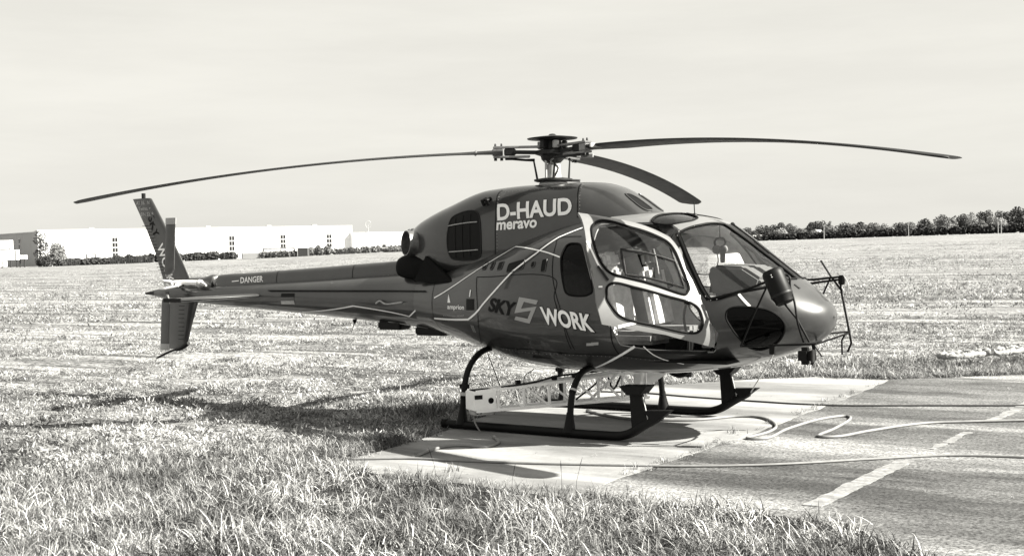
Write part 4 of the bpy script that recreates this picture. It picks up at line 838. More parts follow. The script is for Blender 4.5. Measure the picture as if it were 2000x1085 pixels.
# rivet rows, too small to pick apart
def rivets(L, path, parent, gap=0.045, sgn=1, r=0.0035, n=30, m_='pale'):
    Q, nn = pathpts(L, path, n, False, 0.001, True, sgn); d = np.concatenate([[0], np.cumsum(np.linalg.norm(np.diff(Q, axis=0), axis=1))]); mb = MB()
    for t_ in np.arange(gap/2, d[-1], gap):
        i = min(np.searchsorted(d, t_), len(Q)-1); c = np.array([np.interp(t_, d, Q[:, k]) for k in range(3)]); mb.lathe([(r, -0.001), (r*0.8, 0.0025), (0, 0.003)], c, 5, nn[i])
    prop(mb.build('rivet_row', m_, parent), kind='stuff')
for s_ in (1, -1):
    rivets(cover, [(-5.4, 0.05), (-4.0, 0.05), (-2.1, 0.05)], BOOM, 0.08, s_)
    rivets(boom, [(-5.6, 0.62), (-4.0, 0.62), (-1.85, 0.62)], BOOM, 0.05, s_, 0.003, 30, 'paint'); rivets(boom, [(-5.6, -0.5), (-4.0, -0.5), (-1.85, -0.5)], BOOM, 0.05, s_, 0.003, 30, 'paint')
    for q in (-1.78, -3.3, -4.6): rivets(boom, [(q, 1.2), (q, 0.3), (q, -0.6), (q, -1.3)], BOOM, 0.03, s_, 0.003, 12, 'paint')
    for q in (CSEAM1, CSEAM2): rivets(cowl, [(a_+0.025, b_) for a_, b_ in q], COWL, 0.04, s_, 0.003)
    rivets(cowl, [(-0.45, 0.98), (0.0, 0.98), (0.5, 0.98)], COWL, 0.05, s_, 0.003)
    rivets(hull, [(a_-0.02, b_) for a_, b_ in BAGL], FUS, 0.05, s_, 0.003, 20, 'paint'); rivets(hull, [(-0.3, -0.70), (0.5, -0.62), (1.3, -0.62), (2.2, -0.82)], FUS, 0.05, s_, 0.003)

# ---------------- main rotor
ZH = 3.08
MAST = MB().lathe([(0.17, 2.68), (0.165, 2.72), (0.10, 2.76), (0.09, 2.82), (0.085, 2.93), (0.055, 2.94), (0.055, 3.05)], (0, 0, 0), 28).build('rotor_mast', 'pale', HELI)
MB().lathe([(0.19, 2.735), (0.22, 2.745), (0.22, 2.765), (0.12, 2.78)], (0, 0, 0), 24).build('swashplate', 'dark_metal', MAST)
HUBO = MB().lathe([(0.09, 2.95), (0.13, 2.99), (0.14, 3.03), (0.20, 3.05), (0.20, 3.09), (0.11, 3.11), (0.10, 3.20), (0.14, 3.21)], (0, 0, 0), 28).build('rotor_hub', 'dark_metal', HELI)
MB().lathe([(0.0, 3.20), (0.12, 3.205), (0.285, 3.222), (0.29, 3.232), (0.16, 3.250), (0.05, 3.262), (0.03, 3.28), (0, 3.285)], (0, 0, 0), 36).build('hub_cap', 'dark_metal', HUBO)
for k in range(6):
    a = k*PI/3+0.3; MB().box((0.145*math.cos(a), 0.145*math.sin(a), 3.155), (0.05, 0.07, 0.085), np.array(Matrix.Rotation(a, 3, 'Z'))).build('hub_bracket', 'pale' if k % 2 else 'dark_metal', HUBO, bevel=0.006)
AZ0, RR, DROOP = 3.8091, 5.345, 0.47
def rz(r): return ZH+0.012*r-DROOP*(r/RR)**2-0.012*RR*(r/RR)**3
LABELS = ('rotor blade drooping over the tail', 'rotor blade reaching past the nose', 'rotor blade pointing to the far side')
for k in range(3):
    a = AZ0+k*2*PI/3; e = np.array([math.cos(a), math.sin(a), 0]); le = np.array([math.sin(a), -math.cos(a), 0])
    def pos(r, t, e=e, le=le):
        k_ = np.clip((r-0.66)/0.40, 0, 1); ch = 0.15+0.20*k_
        if r > RR-0.10: ch *= 1-0.5*((r-(RR-0.10))/0.10)
        pit = math.radians(9-9*(r/RR)); hh = 0.017*np.sqrt(t)*(1-t)*1.6+0.003+(1-k_)*0.012
        x = (0.27-t)*ch
        if r > RR-0.10: x = x-0.03*((r-(RR-0.10))/0.10)
        P = np.concatenate([np.stack([x, hh], 1), np.stack([x[::-1], -hh[::-1]], 1)]); c, s_ = math.cos(pit), math.sin(pit)
        u = P[:, 0]*c-P[:, 1]*s_; w = P[:, 0]*s_+P[:, 1]*c
        return e*r+u[:, None]*le+np.array([0, 0, 1])*(rz(r)+w)[:, None]
    B_ = blade_mesh(0.58, RR, 62, 0.35, 0.03, pos).build('rotor_blade', 'blade', HELI, angle=60); B_['label'] = LABELS[k]
    c1 = e*0.88+np.array([0, 0, rz(0.88)])
    MB().box(c1, (0.022, 0.27, 0.045), np.stack([e, le, np.cross(e, le)], 1)).build('root_band', 'tipgrey', B_, bevel=0.004)
    arm = MB(); arm.bar(e*0.10+[0, 0, ZH-0.01], e*0.45+[0, 0, ZH], 0.10, 0.04); arm.build('star_arm', 'dark_metal', HUBO, bevel=0.006)
    sv = MB(); R_ = np.stack([e, -le, np.array([0, 0, 1.0])], 1)
    for z in (0.052, -0.052): sv.box(e*(0.40 if z > 0 else 0.47)+[0, 0, rz(0.5)+z*1.05], (0.56 if z > 0 else 0.42, 0.10, 0.024), R_)
    sv.box(e*0.63+[0, 0, rz(0.63)], (0.12, 0.11, 0.075), R_); S_ = sv.build('blade_sleeve', 'steel', HUBO, bevel=0.005)
    MB().box(e*0.49+[0, 0, rz(0.49)], (0.13, 0.085, 0.082), R_).build('damper', 'black', S_, bevel=0.01)
    for d in (0.585, 0.655): MB().lathe([(0.018, -0.095), (0.018, -0.07), (0.012, -0.065), (0.012, 0.08), (0.008, 0.10)], e*d+[0, 0, rz(d)], 8).build('blade_pin', 'dark_metal', S_)
    MB().tube([e*0.20+le*0.12+[0, 0, ZH-0.085], e*0.30+le*0.10+[0, 0, ZH-0.085], e*0.46+le*0.03+[0, 0, ZH-0.075], e*0.54+[0, 0, ZH-0.07]], [0.018, 0.014, 0.014, 0.02], 8).build('pitch_horn', 'dark_metal', S_)
    MB().tube([e*0.17+le*0.12+[0, 0, 2.76], e*0.21+le*0.12+[0, 0, ZH-0.085]], [0.013, 0.010], 8).build('pitch_link', 'dark_metal', HUBO)
MB().tube(spline([(0.10, -0.14, 2.78), (0.17, -0.16, 2.88), (0.06, -0.14, 2.96), (0.11, -0.08, 3.02)], 5), 0.012, 6).build('scissor_link', 'steel', HUBO)
MB().tube([(-0.03, -0.10, 2.75), (-0.03, -0.10, 3.0)], 0.014, 8).build('scissor_link', 'pale', HUBO)
MB().tube([(0.10, 0.06, 2.75), (0.30, 0.10, 2.735)], 0.016, 8).build('servo_link', 'steel', HUBO)

# ---------------- landing gear
TRK = 1.054
for s_ in (-1, 1):
    y = s_*TRK; P = spline([(-0.82, y, 0.05), (0.2, y, 0.05), (1.2, y, 0.05), (1.48, y, 0.075), (1.70, y, 0.19), (1.88, y, 0.29)], 8)
    SK = MB().tube(P, 0.047, 14).build('skid', 'skid', HELI)
    MB().tube([(-0.86, y, 0.05), (-0.80, y, 0.05)], 0.052, 14).build('skid_cap', 'rubber', SK)
    pl = MB(); pl.prism([(1.70, y-0.05, 0.335), (2.01, y-0.05, 0.350), (1.86, y-0.05, 0.24), (1.80, y-0.05, 0.235)], (0, 0.10, 0)); pl.build('toe_plate', 'skid', SK, bevel=0.004)
    sp = MB(); sp.prism([(1.54, y-0.03, 0.50), (1.68, y-0.03, 0.50), (1.74, y-0.03, 0.22), (1.56, y-0.03, 0.09)], (0, 0.05, 0)); ST = sp.build('step_post', 'skid', HELI, bevel=0.006)
    tp = MB(); tp.prism([(1.45, y-0.09, 0.575), (1.77, y-0.09, 0.585), (1.69, y-0.09, 0.495), (1.54, y-0.09, 0.485)], (0, 0.20, 0)); tp.build('step_plate', 'skid', ST, bevel=0.006)
    MB().bar((1.70, y-0.034, 0.47), (1.75, y-0.034, 0.25), 0.012, 0.006).build('step_stripe', 'pale', ST)
    for x, pts in ((-0.60, [(1.05, 0.05), (1.02, 0.26), (0.965, 0.54), (0.84, 0.72), (0.63, 0.83), (0.35, 0.86)]), (0.80, [(1.05, 0.05), (0.995, 0.40), (0.90, 0.56), (0.75, 0.665), (0.50, 0.695), (0.25, 0.69)])):
        Q = spline([(x, s_*a, b) for a, b in pts], 8); CT_ = MB().tube(Q, 0.034, 12).build('cross_tube', 'skid', HELI)
        MB().tube([(x, y, 0.05), (x, s_*1.043, 0.11), (x, s_*1.035, 0.20), (x, s_*1.028, 0.26)], [0.075, 0.06, 0.042, 0.037], 12).build('leg_saddle', 'skid', CT_)
        for q in (0.42, 0.47): MB().tube([Q[int(q*len(Q)*0.62)], Q[int(q*len(Q)*0.62)+1]], 0.040, 12).build('clamp', 'pale' if q > 0.45 else 'rubber', CT_)
    MB().box((-0.60, s_*0.99, 0.47), (0.11, 0.05, 0.05)).build('gear_bracket', 'skid', HELI, bevel=0.005)
for x, z in ((-0.60, 0.86), (0.80, 0.69)): MB().tube([(x, -0.40, z), (x, 0.40, z)], 0.036, 12).build('cross_tube', 'skid', HELI)
MB().tube([(-0.55, -0.60, 0.80), (-0.15, -0.95, 0.50)], 0.006, 5).build('stay_cable', 'dark_metal', HELI)
MB().tube(spline([(1.02, 0.72, 0.66), (1.05, 0.74, 0.54), (1.16, 0.74, 0.49), (1.27, 0.74, 0.53), (1.28, 0.72, 0.66)], 6), 0.03, 8).build('tow_loop', 'skid', HELI)
MB().tube([(1.20, 0.93, 0.60), (1.17, 0.98, 0.46)], 0.04, 8).build('tow_strut', 'skid', HELI)

# ---------------- cabin
MB().box((1.30, 0, 0.80), (2.3, 1.46, 0.03)).build('cabin_floor', 'panel', HELI)
MB().box((0.44, 0, 1.32), (0.05, 1.36, 1.04)).build('rear_bulkhead', 'seat', HELI, bevel=0.02)
def seat(y):
    S = MB(); S.box((1.36, y, 1.02), (0.50, 0.46, 0.14)); S = S.build('pilot_seat', 'seat_dark', HELI, bevel=0.045)
    R_ = np.array(Matrix.Rotation(math.radians(-12), 3, 'Y'))
    MB().box((1.07, y, 1.40), (0.13, 0.46, 0.70), R_).build('backrest', 'seat', S, bevel=0.05)
    MB().box((0.985, y, 1.83), (0.10, 0.26, 0.18), R_).build('headrest', 'seat', S, bevel=0.04)
    for dy in (-0.12, 0.12): MB().bar((1.145+0.02, y+dy, 1.12), (1.07, y+dy*0.6, 1.73), 0.045, 0.008, (1, 0, 0)).build('harness', 'seat_dark', S)
    MB().box((1.36, y, 0.88), (0.36, 0.34, 0.14)).build('seat_base', 'panel', S, bevel=0.01)
for y in (-0.43, 0.43): seat(y)
RB = MB().box((0.70, 0, 1.02), (0.46, 1.50, 0.14)).build('rear_bench', 'seat', HELI, bevel=0.05)
MB().box((0.53, 0, 1.40), (0.12, 1.46, 0.64), np.array(Matrix.Rotation(math.radians(-10), 3, 'Y'))).build('bench_back', 'seat', RB, bevel=0.05)
# instrument console under a padded hood
PN = MB(); PN.prism([(2.12, -0.34, 1.44), (2.06, -0.34, 1.70), (2.14, -0.34, 1.765), (2.46, -0.34, 1.745), (2.66, -0.34, 1.62), (2.60, -0.34, 1.46)], (0, 0.68, 0)); PN = PN.build('instrument_hood', 'hood', HELI, bevel=0.03)
MB().box((2.095, 0, 1.58), (0.02, 0.58, 0.20), np.array(Matrix.Rotation(math.radians(12), 3, 'Y'))).build('instrument_face', 'panel', PN)
PD = MB(); PD.prism([(2.12, -0.12, 0.82), (2.14, -0.12, 1.46), (2.58, -0.12, 1.48), (2.80, -0.12, 1.05), (2.70, -0.12, 0.90)], (0, 0.24, 0)); PD.build('centre_pedestal', 'panel', HELI, bevel=0.02)
for y in (-0.43, 0.43):
    cy = MB().tube(spline([(1.72, y, 0.82), (1.86, y, 0.98), (1.84, y, 1.22), (1.87, y, 1.38)], 6), 0.014, 8).build('cyclic_stick', 'panel', HELI)
    MB().tube([(1.865, y, 1.36), (1.885, y, 1.42), (1.90, y, 1.49)], [0.022, 0.026, 0.03], 10).build('stick_grip', 'black', cy)
    for d in (-0.09, 0.09): MB().box((2.42, y+d, 1.02), (0.03, 0.09, 0.16)).build('pedal', 'dark_metal', HELI, bevel=0.01)

# ---------------- camera pod and tube frame at the nose
NF = empty('nose_frame'); NF.parent = HELI; NF['label'] = 'black tube frame round the nose carrying a camera pod'
def nt_(P, r=0.011, name='frame_tube', parent=NF): return MB().tube(P, r, 8).build(name, 'skid', parent)
Y1 = -0.72
a = np.array([0.11, 0.0, -0.26]); a /= np.linalg.norm(a); c0 = np.array([2.945, Y1-0.03, 1.715])
POD = MB().lathe([(0.0, 0), (0.085, 0.0), (0.102, 0.02), (0.106, 0.05), (0.106, 0.25), (0.100, 0.28), (0.092, 0.30), (0.088, 0.335), (0.07, 0.35), (0.0, 0.352)], c0, 32, a).build('camera_pod', 'black', NF)
MB().lathe([(0.108, 0.245), (0.109, 0.25), (0.109, 0.262), (0.108, 0.267)], c0, 32, a).build('pod_ring', 'dark_metal', NF)
for t_ in (0.05, 0.07): MB().lathe([(0.006, 0), (0.005, 0.01)], c0+a*t_+np.array([0.02, -0.105, 0.0]), 6, (0, -1, 0)).build('pod_screw', 'pale', NF)
nt_([(2.33, -0.83, 1.44), (2.62, Y1-0.01, 1.51), (2.88, Y1, 1.60)], 0.012); nt_([(2.62, Y1, 1.50), (2.88, Y1, 1.545)], 0.010)
nt_([(2.90, Y1, 1.59), (2.74, Y1, 1.28), (2.59, -0.70, 0.97)], 0.010)
nt_(spline([(2.92, Y1, 1.66), (3.10, Y1, 1.66), (3.12, Y1, 1.55), (3.16, Y1, 1.40), (3.19, Y1, 1.2), (3.22, -0.66, 1.02)], 4), 0.011)
nt_([(3.06, Y1, 1.39), (3.17, Y1+0.02, 1.25), (3.27, -0.64, 1.02)], 0.011)
nt_([(2.57, -0.66, 0.965), (2.95, -0.66, 0.985), (3.32, -0.60, 1.0)], 0.011); nt_([(3.22, -0.62, 1.00), (3.22, -0.2, 1.0), (3.10, 0.0, 0.95)], 0.010)
MB().box((2.90, -0.66, 0.945), (0.05, 0.04, 0.10)).build('frame_clamp', 'skid', NF, bevel=0.004)
LP = MB().box((3.235, -0.66, 0.89), (0.13, 0.12, 0.165)).build('lamp_pod', 'black', NF, bevel=0.035)
MB().box((3.31, -0.66, 0.89), (0.02, 0.08, 0.12)).build('lamp_bezel', 'dark_metal', LP, bevel=0.006)
MB().tube([(3.29, -0.60, 1.0), (3.30, -0.58, 0.86), (3.27, -0.60, 0.80)], 0.016, 8).build('lamp_bracket', 'skid', NF); nt_([(3.30, -0.6, 0.99), (3.38, -0.6, 0.88)], 0.008)
MB().bar((2.90, -0.62, 0.90), (2.62, -0.55, 0.50), 0.010, 0.010).build('ground_strap', 'pale', NF)
Y2 = 0.55
nt_([(2.62, 0.60, 1.58), (2.87, Y2, 1.58), (3.18, Y2, 1.61)], 0.012); nt_([(2.70, 0.56, 1.52), (2.95, Y2, 1.555), (3.16, Y2, 1.58)], 0.012)
nt_([(2.95, Y2, 1.78), (3.05, Y2, 1.62), (3.17, Y2, 1.46)], 0.011); nt_([(3.05, Y2, 1.60), (2.97, Y2, 1.43), (2.93, 0.40, 1.30)], 0.010)
nt_([(3.15, Y2, 1.60), (3.17, Y2, 1.42), (3.23, Y2, 1.10), (3.26, Y2, 0.92), (3.22, Y2, 0.83)], 0.012); nt_([(3.25, Y2, 1.04), (3.11, 0.45, 1.03), (2.97, 0.30, 1.01)], 0.010); nt_([(3.25, Y2, 1.03), (3.0, 0.3, 0.93)], 0.010)
nt_([(3.20, Y2, 1.02), (3.16, Y2, 0.95), (3.16, Y2, 0.80)], 0.010)
MB().box((3.17, Y2, 1.575), (0.06, 0.06, 0.10)).build('mirror_head', 'skid', NF, bevel=0.01); MB().tube(spline([(3.19, Y2, 1.62), (3.24, Y2, 1.52), (3.20, Y2, 1.45), (3.16, Y2, 1.52)], 5), 0.006, 6).build('frame_cable', 'pale', NF)
# aerials on the roof
MB().tube([(1.79, -0.03, 2.29), (1.785, -0.03, 2.43)], 0.006, 6).build('aerial', 'black', HELI)
MB().lathe([(0.03, 0), (0.02, 0.02), (0, 0.03)], (1.79, -0.03, 2.285), 10).build('aerial_base', 'black', HELI)
MB().bar((2.62, -0.015, 1.87), (2.45, -0.01, 2.0), 0.012, 0.012).build('wiper', 'black', HELI)
MB().box((2.985, -0.20, 1.535), (0.07, 0.05, 0.012), np.array(Matrix.Rotation(math.radians(38), 3, 'Y'))).build('nose_vent', 'dark_metal', HELI)
# ------------------------------------------------------------------ white lattice boom slung under the cabin
LB = empty('lattice_boom', (-0.30, -1.25, 0)); E0 = np.array([-0.30, -1.25]); E1 = np.array([0.78, 0.62]); ld_ = (E1-E0)/np.linalg.norm(E1-E0); lp = np.array([-ld_[1], ld_[0]]); LL = np.linalg.norm(E1-E0)
def lpnt(s, side, top):
    w = 0.10+0.02*s/LL; zt = 0.455+0.095*s/LL; q = ld_*s+lp*side*w; return np.array([q[0], q[1], zt if top else 0.245])
for side in (-1, 1):
    for top in (0, 1): MB().bar(lpnt(0.0, side, top), lpnt(LL, side, top), 0.03, 0.03).build('chord', 'white', LB, bevel=0.003)
st = np.linspace(0.26, LL-0.05, 7)
for i, s in enumerate(st):
    for side in (-1, 1):
        if side < 0 or i % 3 == 0: MB().bar(lpnt(s, side, 0), lpnt(s, side, 1), 0.024, 0.024).build('batten', 'white', LB)
        if i+1 < len(st) and side < 0: MB().bar(lpnt(s, side, 1), lpnt(st[i+1], side, 0), 0.022, 0.022).build('diagonal', 'white', LB)
    for top in ((0, 1) if i % 3 == 0 else ()): MB().bar(lpnt(s, -1, top), lpnt(s, 1, top), 0.018, 0.022).build('cross_bar', 'white', LB)
Rb = np.stack([np.append(ld_, 0), np.append(lp, 0), [0, 0, 1]], 1)
EB = MB().box(np.append(ld_*0.10, 0.355), (0.26, 0.24, 0.205), Rb).build('end_box', 'white', LB, bevel=0.008)
for sd in (-1, 1):
    MB().lathe([(0.032, 0), (0.032, 0.004)], np.append(ld_*0.165+lp*sd*0.121, 0.355), 16, np.append(lp*sd, 0)).build('box_hole', 'rubber', EB)
    MB().box(np.append(ld_*0.02+lp*sd*0.122, 0.40), (0.09, 0.006, 0.045), Rb).build('box_plate', 'black', EB)
MB().box(np.append(ld_*0.115, 0.462), (0.22, 0.20, 0.012), Rb).build('box_lid', 'rubber', EB)
PB = MB().box(np.append(ld_*0.10, 0.225), (0.22, 0.16, 0.055), Rb).build('pulley_block', 'pale', LB, bevel=0.01)
for s in (0.02, 0.06): MB().lathe([(0.012, 0), (0.012, 0.004)], np.append(ld_*s-lp*0.0815, 0.225), 10, np.append(-lp, 0)).build('pulley_bolt', 'rubber', PB)
MB().tube(spline([(0.0, 0.02, 0.20), (0.01, 0.02, 0.12), (0.045, 0.03, 0.05), (0.06, 0.05, 0.015)], 5), 0.009, 6).build('drop_line', 'rope', LB)
for (sx, top, P) in ((LL, 0, (0.95, 0.35, 0.66)), (LL, 1, (1.05, 0.55, 0.68)), (LL*0.8, 1, (0.30, 0.25, 0.64)), (LL*0.62, 1, (0.55, -0.10, 0.625)), (LL, 1, (0.62, 0.75, 0.72)), (LL*0.9, 0, (1.2, 0.75, 0.70)), (LL*0.7, 0, (0.85, 0.0, 0.62))):
    MB().bar(lpnt(sx, 1, top), np.array(P)-[E0[0], E0[1], 0], 0.028, 0.022).build('hanger_strut', 'white', LB)
MB().prism([lpnt(LL-0.05, 1, 1), lpnt(LL-0.05, 1, 0), np.array([1.15, 0.80, 0.62])-[E0[0], E0[1], 0], np.array([0.92, 0.72, 0.66])-[E0[0], E0[1], 0]], (0.02, -0.02, 0)).build('gusset', 'white', LB)
MB().tube(spline([lpnt(0.3, -1, 1)+[0, 0, .02], lpnt(0.7, -1, 1)+[0, 0, .03], lpnt(1.1, 1, 1)+[0, 0, .035], lpnt(1.6, 0, 1)+[0, 0, .05]], 6), 0.012, 6).build('conduit', 'dark_metal', LB)
for s in (0.55, 1.0, 1.25): MB().box(lpnt(s, 0, 1)+[0, 0, 0.035], (0.05, 0.05, 0.05), Rb).build('line_guide', 'black', LB, bevel=0.005)
MB().tube(spline([lpnt(0.62, 0, 1), lpnt(0.62, 0, 1)+[0.02, 0, 0.10], lpnt(0.75, 0, 1)+[0, 0, 0.16]], 5), 0.005, 5).build('wire', 'black', LB)
MB().tube(spline([lpnt(1.3, 1, 0), lpnt(1.45, 0, 0)+[0, 0, 0.14], lpnt(1.6, -1, 1), lpnt(1.75, 0, 1)+[0, 0, -0.18], lpnt(1.95, 1, 1)], 5), 0.012, 6).build('wire', 'black', LB)
prop(LB, 'white lattice boom with a box end slung under the helicopter', 'boom')
# headset hanging behind the windscreen
HS = empty('headset', (2.07, -0.02, 1.94)); a_ = np.linspace(0.1, PI-0.1, 14)
MB().tube([(0.03*math.sin(k*2), 0.085*math.cos(k), 0.10*math.sin(k)) for k in a_], 0.012, 6).build('headband', 'dark_metal', HS)
for s_ in (-1, 1): MB().lathe([(0.03, -0.025), (0.045, -0.015), (0.045, 0.015), (0.03, 0.03)], (0, 0.085*s_, -0.02), 14, (0, 1, 0)).build('ear_cup', 'seat_dark', HS)
MB().tube(spline([(0, -0.08, -0.05), (0.02, -0.10, -0.16), (-0.05, -0.12, -0.27), (-0.22, -0.14, -0.26), (-0.30, -0.16, -0.14), (-0.34, -0.18, 0.05)], 6), 0.006, 6).build('cord', 'rubber', HS)
MB().box((0.02, 0.02, -0.10), (0.05, 0.04, 0.12)).build('switch_box', 'seat_dark', HS, bevel=0.008)
MB().tube([(0, 0, 0.10), (0.0, 0, 0.26)], 0.006, 6).build('hook', 'dark_metal', HS)
prop(HS, 'grey headset hanging with its looped cord behind the windscreen', 'headset')
# ------------------------------------------------------------------ hoses and ropes on the ground
def ground_line(P, r, name, m_, label, cat, z=None, ends=True, wob=0.0, seed=0):
    P = np.array(P); Q = spline(P, 10); rg_ = np.random.default_rng(seed); zz = np.array([0.0 if inside(q[None], PAD)[0] else -0.006 if inside(q[None], ROAD)[0] else 0.02 for q in Q])
    for _ in range(6): zz[1:-1] = (zz[:-2]+zz[1:-1]*2+zz[2:])/4
    if z is not None: zz = zz*0+z+np.abs(rg_.normal(size=len(Q)))*wob
    o = P[0]; root = empty(name, (o[0], o[1], 0)); MB().tube(np.c_[Q-o, zz+r], r, 8).build('line', m_, root)
    if ends:
        d = Q[1]-Q[0]; d /= np.linalg.norm(d); MB().tube([(-d[0]*0.05, -d[1]*0.05, zz[0]+r), (d[0]*0.05, d[1]*0.05, zz[0]+r)], r*1.45, 10).build('end_fitting', 'steel', root)
    return prop(root, label, cat)
H1 = [(-0.47, -3.2), (-0.32, -3.15), (0.15, -2.88), (0.52, -2.8), (0.97, -2.69), (1.63, -2.48), (2.49, -2.13), (3.26, -1.66), (3.96, -0.98), (4.5, -0.49), (5.12, -0.28), (5.72, -0.1), (6.28, 0.21)]
H2 = [(-0.03, 0.72), (0.3, 0.52), (0.79, 0.37), (1.4, 0.56), (1.74, 1.04), (2.05, 1.05), (2.4, 0.59), (2.51, 0.11), (2.47, -0.33), (2.66, -0.24), (2.6, 0.44), (2.64, 1.23), (2.8, 1.62), (2.94, 1.37), (3.03, 0.64), (3.06, 0.1), (3.26, 0.16), (3.41, 0.66), (3.72, 1.38), (4.16, 1.75), (4.61, 2.05), (5.3, 2.45), (6.01, 2.65)]
H3 = [(-0.9, 2.57), (-0.4, 2.66), (0.43, 2.52), (1.4, 2.42), (1.95, 2.39), (2.48, 2.51), (3.29, 2.87), (4.34, 3.34), (5.09, 3.77), (5.86, 4.01)]
H4 = [(0.15, -1.48), (0.37, -1.72), (0.41, -1.99), (0.13, -2.05), (0.03, -2.17), (0.05, -2.44), (0.12, -2.71)]
ROPE = [(2.25+1.35*k/44+0.17*math.cos(k*0.95)+0.05*math.sin(k*0.37), 7.2+2.5*k/44+0.30*math.sin(k*0.95)) for k in range(45)]
ground_line(H1, 0.012, 'hose', 'hose', 'pale hose crossing the front edge of the pad, nearest the camera', 'hose')
ground_line(H2, 0.015, 'hose', 'hose', 'pale hose with sharp zigzag bends on pad and asphalt beside the nose', 'hose')
ground_line(H3, 0.011, 'cable', 'hose_dark', 'thin dark cable stretched straight behind the far skid', 'cable')
ground_line(H4, 0.015, 'short_hose', 'hose', 'short pale hose end with a metal fitting under the near skid', 'hose')
ground_line(ROPE, 0.042, 'rope_pile', 'rope', 'pile of thick pale rope loops in the grass at the far right edge', 'rope', 0.14, False, 0.02, 5)

# ------------------------------------------------------------------ grass
def blademat(name, lo, hi, tr):
    m = bpy.data.materials.new(name); m.use_nodes = True; t = m.node_tree; t.nodes.clear(); o = t.nodes.new('ShaderNodeOutputMaterial'); mx = t.nodes.new('ShaderNodeMixShader'); mx.inputs[0].default_value = tr
    d = t.nodes.new('ShaderNodeBsdfPrincipled'); d.inputs['Roughness'].default_value = 0.55; d.inputs['Specular IOR Level'].default_value = 0.3; tl = t.nodes.new('ShaderNodeBsdfTranslucent')
    oi = t.nodes.new('ShaderNodeObjectInfo'); at = t.nodes.new('ShaderNodeAttribute'); at.attribute_name = 'tone'
    r = t.nodes.new('ShaderNodeMapRange'); r.inputs['To Min'].default_value = lo; r.inputs['To Max'].default_value = hi; t.links.new(at.outputs['Fac'], r.inputs[0])
    r2 = t.nodes.new('ShaderNodeMapRange'); r2.inputs['To Min'].default_value = 0.7; r2.inputs['To Max'].default_value = 1.2; t.links.new(oi.outputs['Random'], r2.inputs[0])
    mu_ = t.nodes.new('ShaderNodeMath'); mu_.operation = 'MULTIPLY'; t.links.new(r.outputs[0], mu_.inputs[0]); t.links.new(r2.outputs[0], mu_.inputs[1])
    ge = t.nodes.new('ShaderNodeNewGeometry'); wn_ = t.nodes.new('ShaderNodeTexNoise'); wn_.inputs['Scale'].default_value = 0.9; wn_.inputs['Detail'].default_value = 4; t.links.new(ge.outputs['Position'], wn_.inputs['Vector'])
    r3 = t.nodes.new('ShaderNodeMapRange'); r3.inputs['From Min'].default_value = 0.36; r3.inputs['From Max'].default_value = 0.60; r3.inputs['To Min'].default_value = 0.40; r3.inputs['To Max'].default_value = 1.1; t.links.new(wn_.outputs[0], r3.inputs[0])
    m2 = t.nodes.new('ShaderNodeMath'); m2.operation = 'MULTIPLY'; t.links.new(mu_.outputs[0], m2.inputs[0]); t.links.new(r3.outputs[0], m2.inputs[1]); mu_ = m2
    t.links.new(mu_.outputs[0], d.inputs['Base Color']); t.links.new(mu_.outputs[0], tl.inputs[0]); t.links.new(d.outputs[0], mx.inputs[1]); t.links.new(tl.outputs[0], mx.inputs[2]); t.links.new(mx.outputs[0], o.inputs[0]); return m
M['blade_grass'] = blademat('grass_blade', 0.012, 0.62, 0.06); M['litter'] = blademat('field_leaf', 0.13, 0.50, 0.10)
def tuft(seed, n, lmin, lmax, wid, spread, upright, m_, curl=1.0, elr=0.7):
    r_ = np.random.default_rng(seed); V = []; F = []; T = []
    for k in range(n):
        a = r_.random()*2*PI; L = lmin+(lmax-lmin)*r_.random(); el = upright+(1-upright)*r_.random()*elr; base = r_.normal(size=2)*spread; d = np.array([math.cos(a), math.sin(a)]); s = np.array([-d[1], d[0]]); w = wid*(0.6+0.8*r_.random()); tone = r_.random()**1.5
        b0 = len(V); x = 0; z = 0; ang = math.radians(90-(1-el)*70); bend = curl*math.radians(15+55*r_.random())
        S = 4
        for i in range(S+1):
            ww = w*(1-(i/S)**1.6); p_ = base+d*x
            if i < S: V += [(*(p_-s*ww/2), z), (*(p_+s*ww/2), z)]; T += [tone, tone]
            else: V.append((*p_, z)); T.append(tone)
            x += L/S*math.cos(ang); z += L/S*math.sin(ang); ang -= bend/S*(0.5+i*0.5)
            z = max(z, 0.004)
        F += [(b0+2*i, b0+2*i+1, b0+2*i+3, b0+2*i+2) for i in range(S-1)]+[(b0+2*S-2, b0+2*S-1, b0+2*S)]
    me = bpy.data.meshes.new('tuft'); me.from_pydata(V, [], F); at = me.attributes.new('tone', 'FLOAT', 'POINT'); at.data.foreach_set('value', T); me.materials.append(M[m_]); return bpy.data.objects.new('tuft', me)
def coll(name, objs):
    c = bpy.data.collections.new(name)
    for o in objs: c.objects.link(o)
    return c
C_LONG = coll('long_tufts', [tuft(300+k, 30, 0.08, 0.27, 0.0075, 0.065, 0.18, 'blade_grass', 2.1) for k in range(9)])
C_SHORT = coll('short_tufts', [tuft(330+k, 22, 0.03, 0.085, 0.013, 0.075, 0.02, 'litter', 0.9, 0.45) for k in range(8)])
C_FAR = coll('far_tufts', [tuft(350+k, 16, 0.06, 0.15, 0.028, 0.16, 0.05, 'litter', 0.8, 0.45) for k in range(6)])
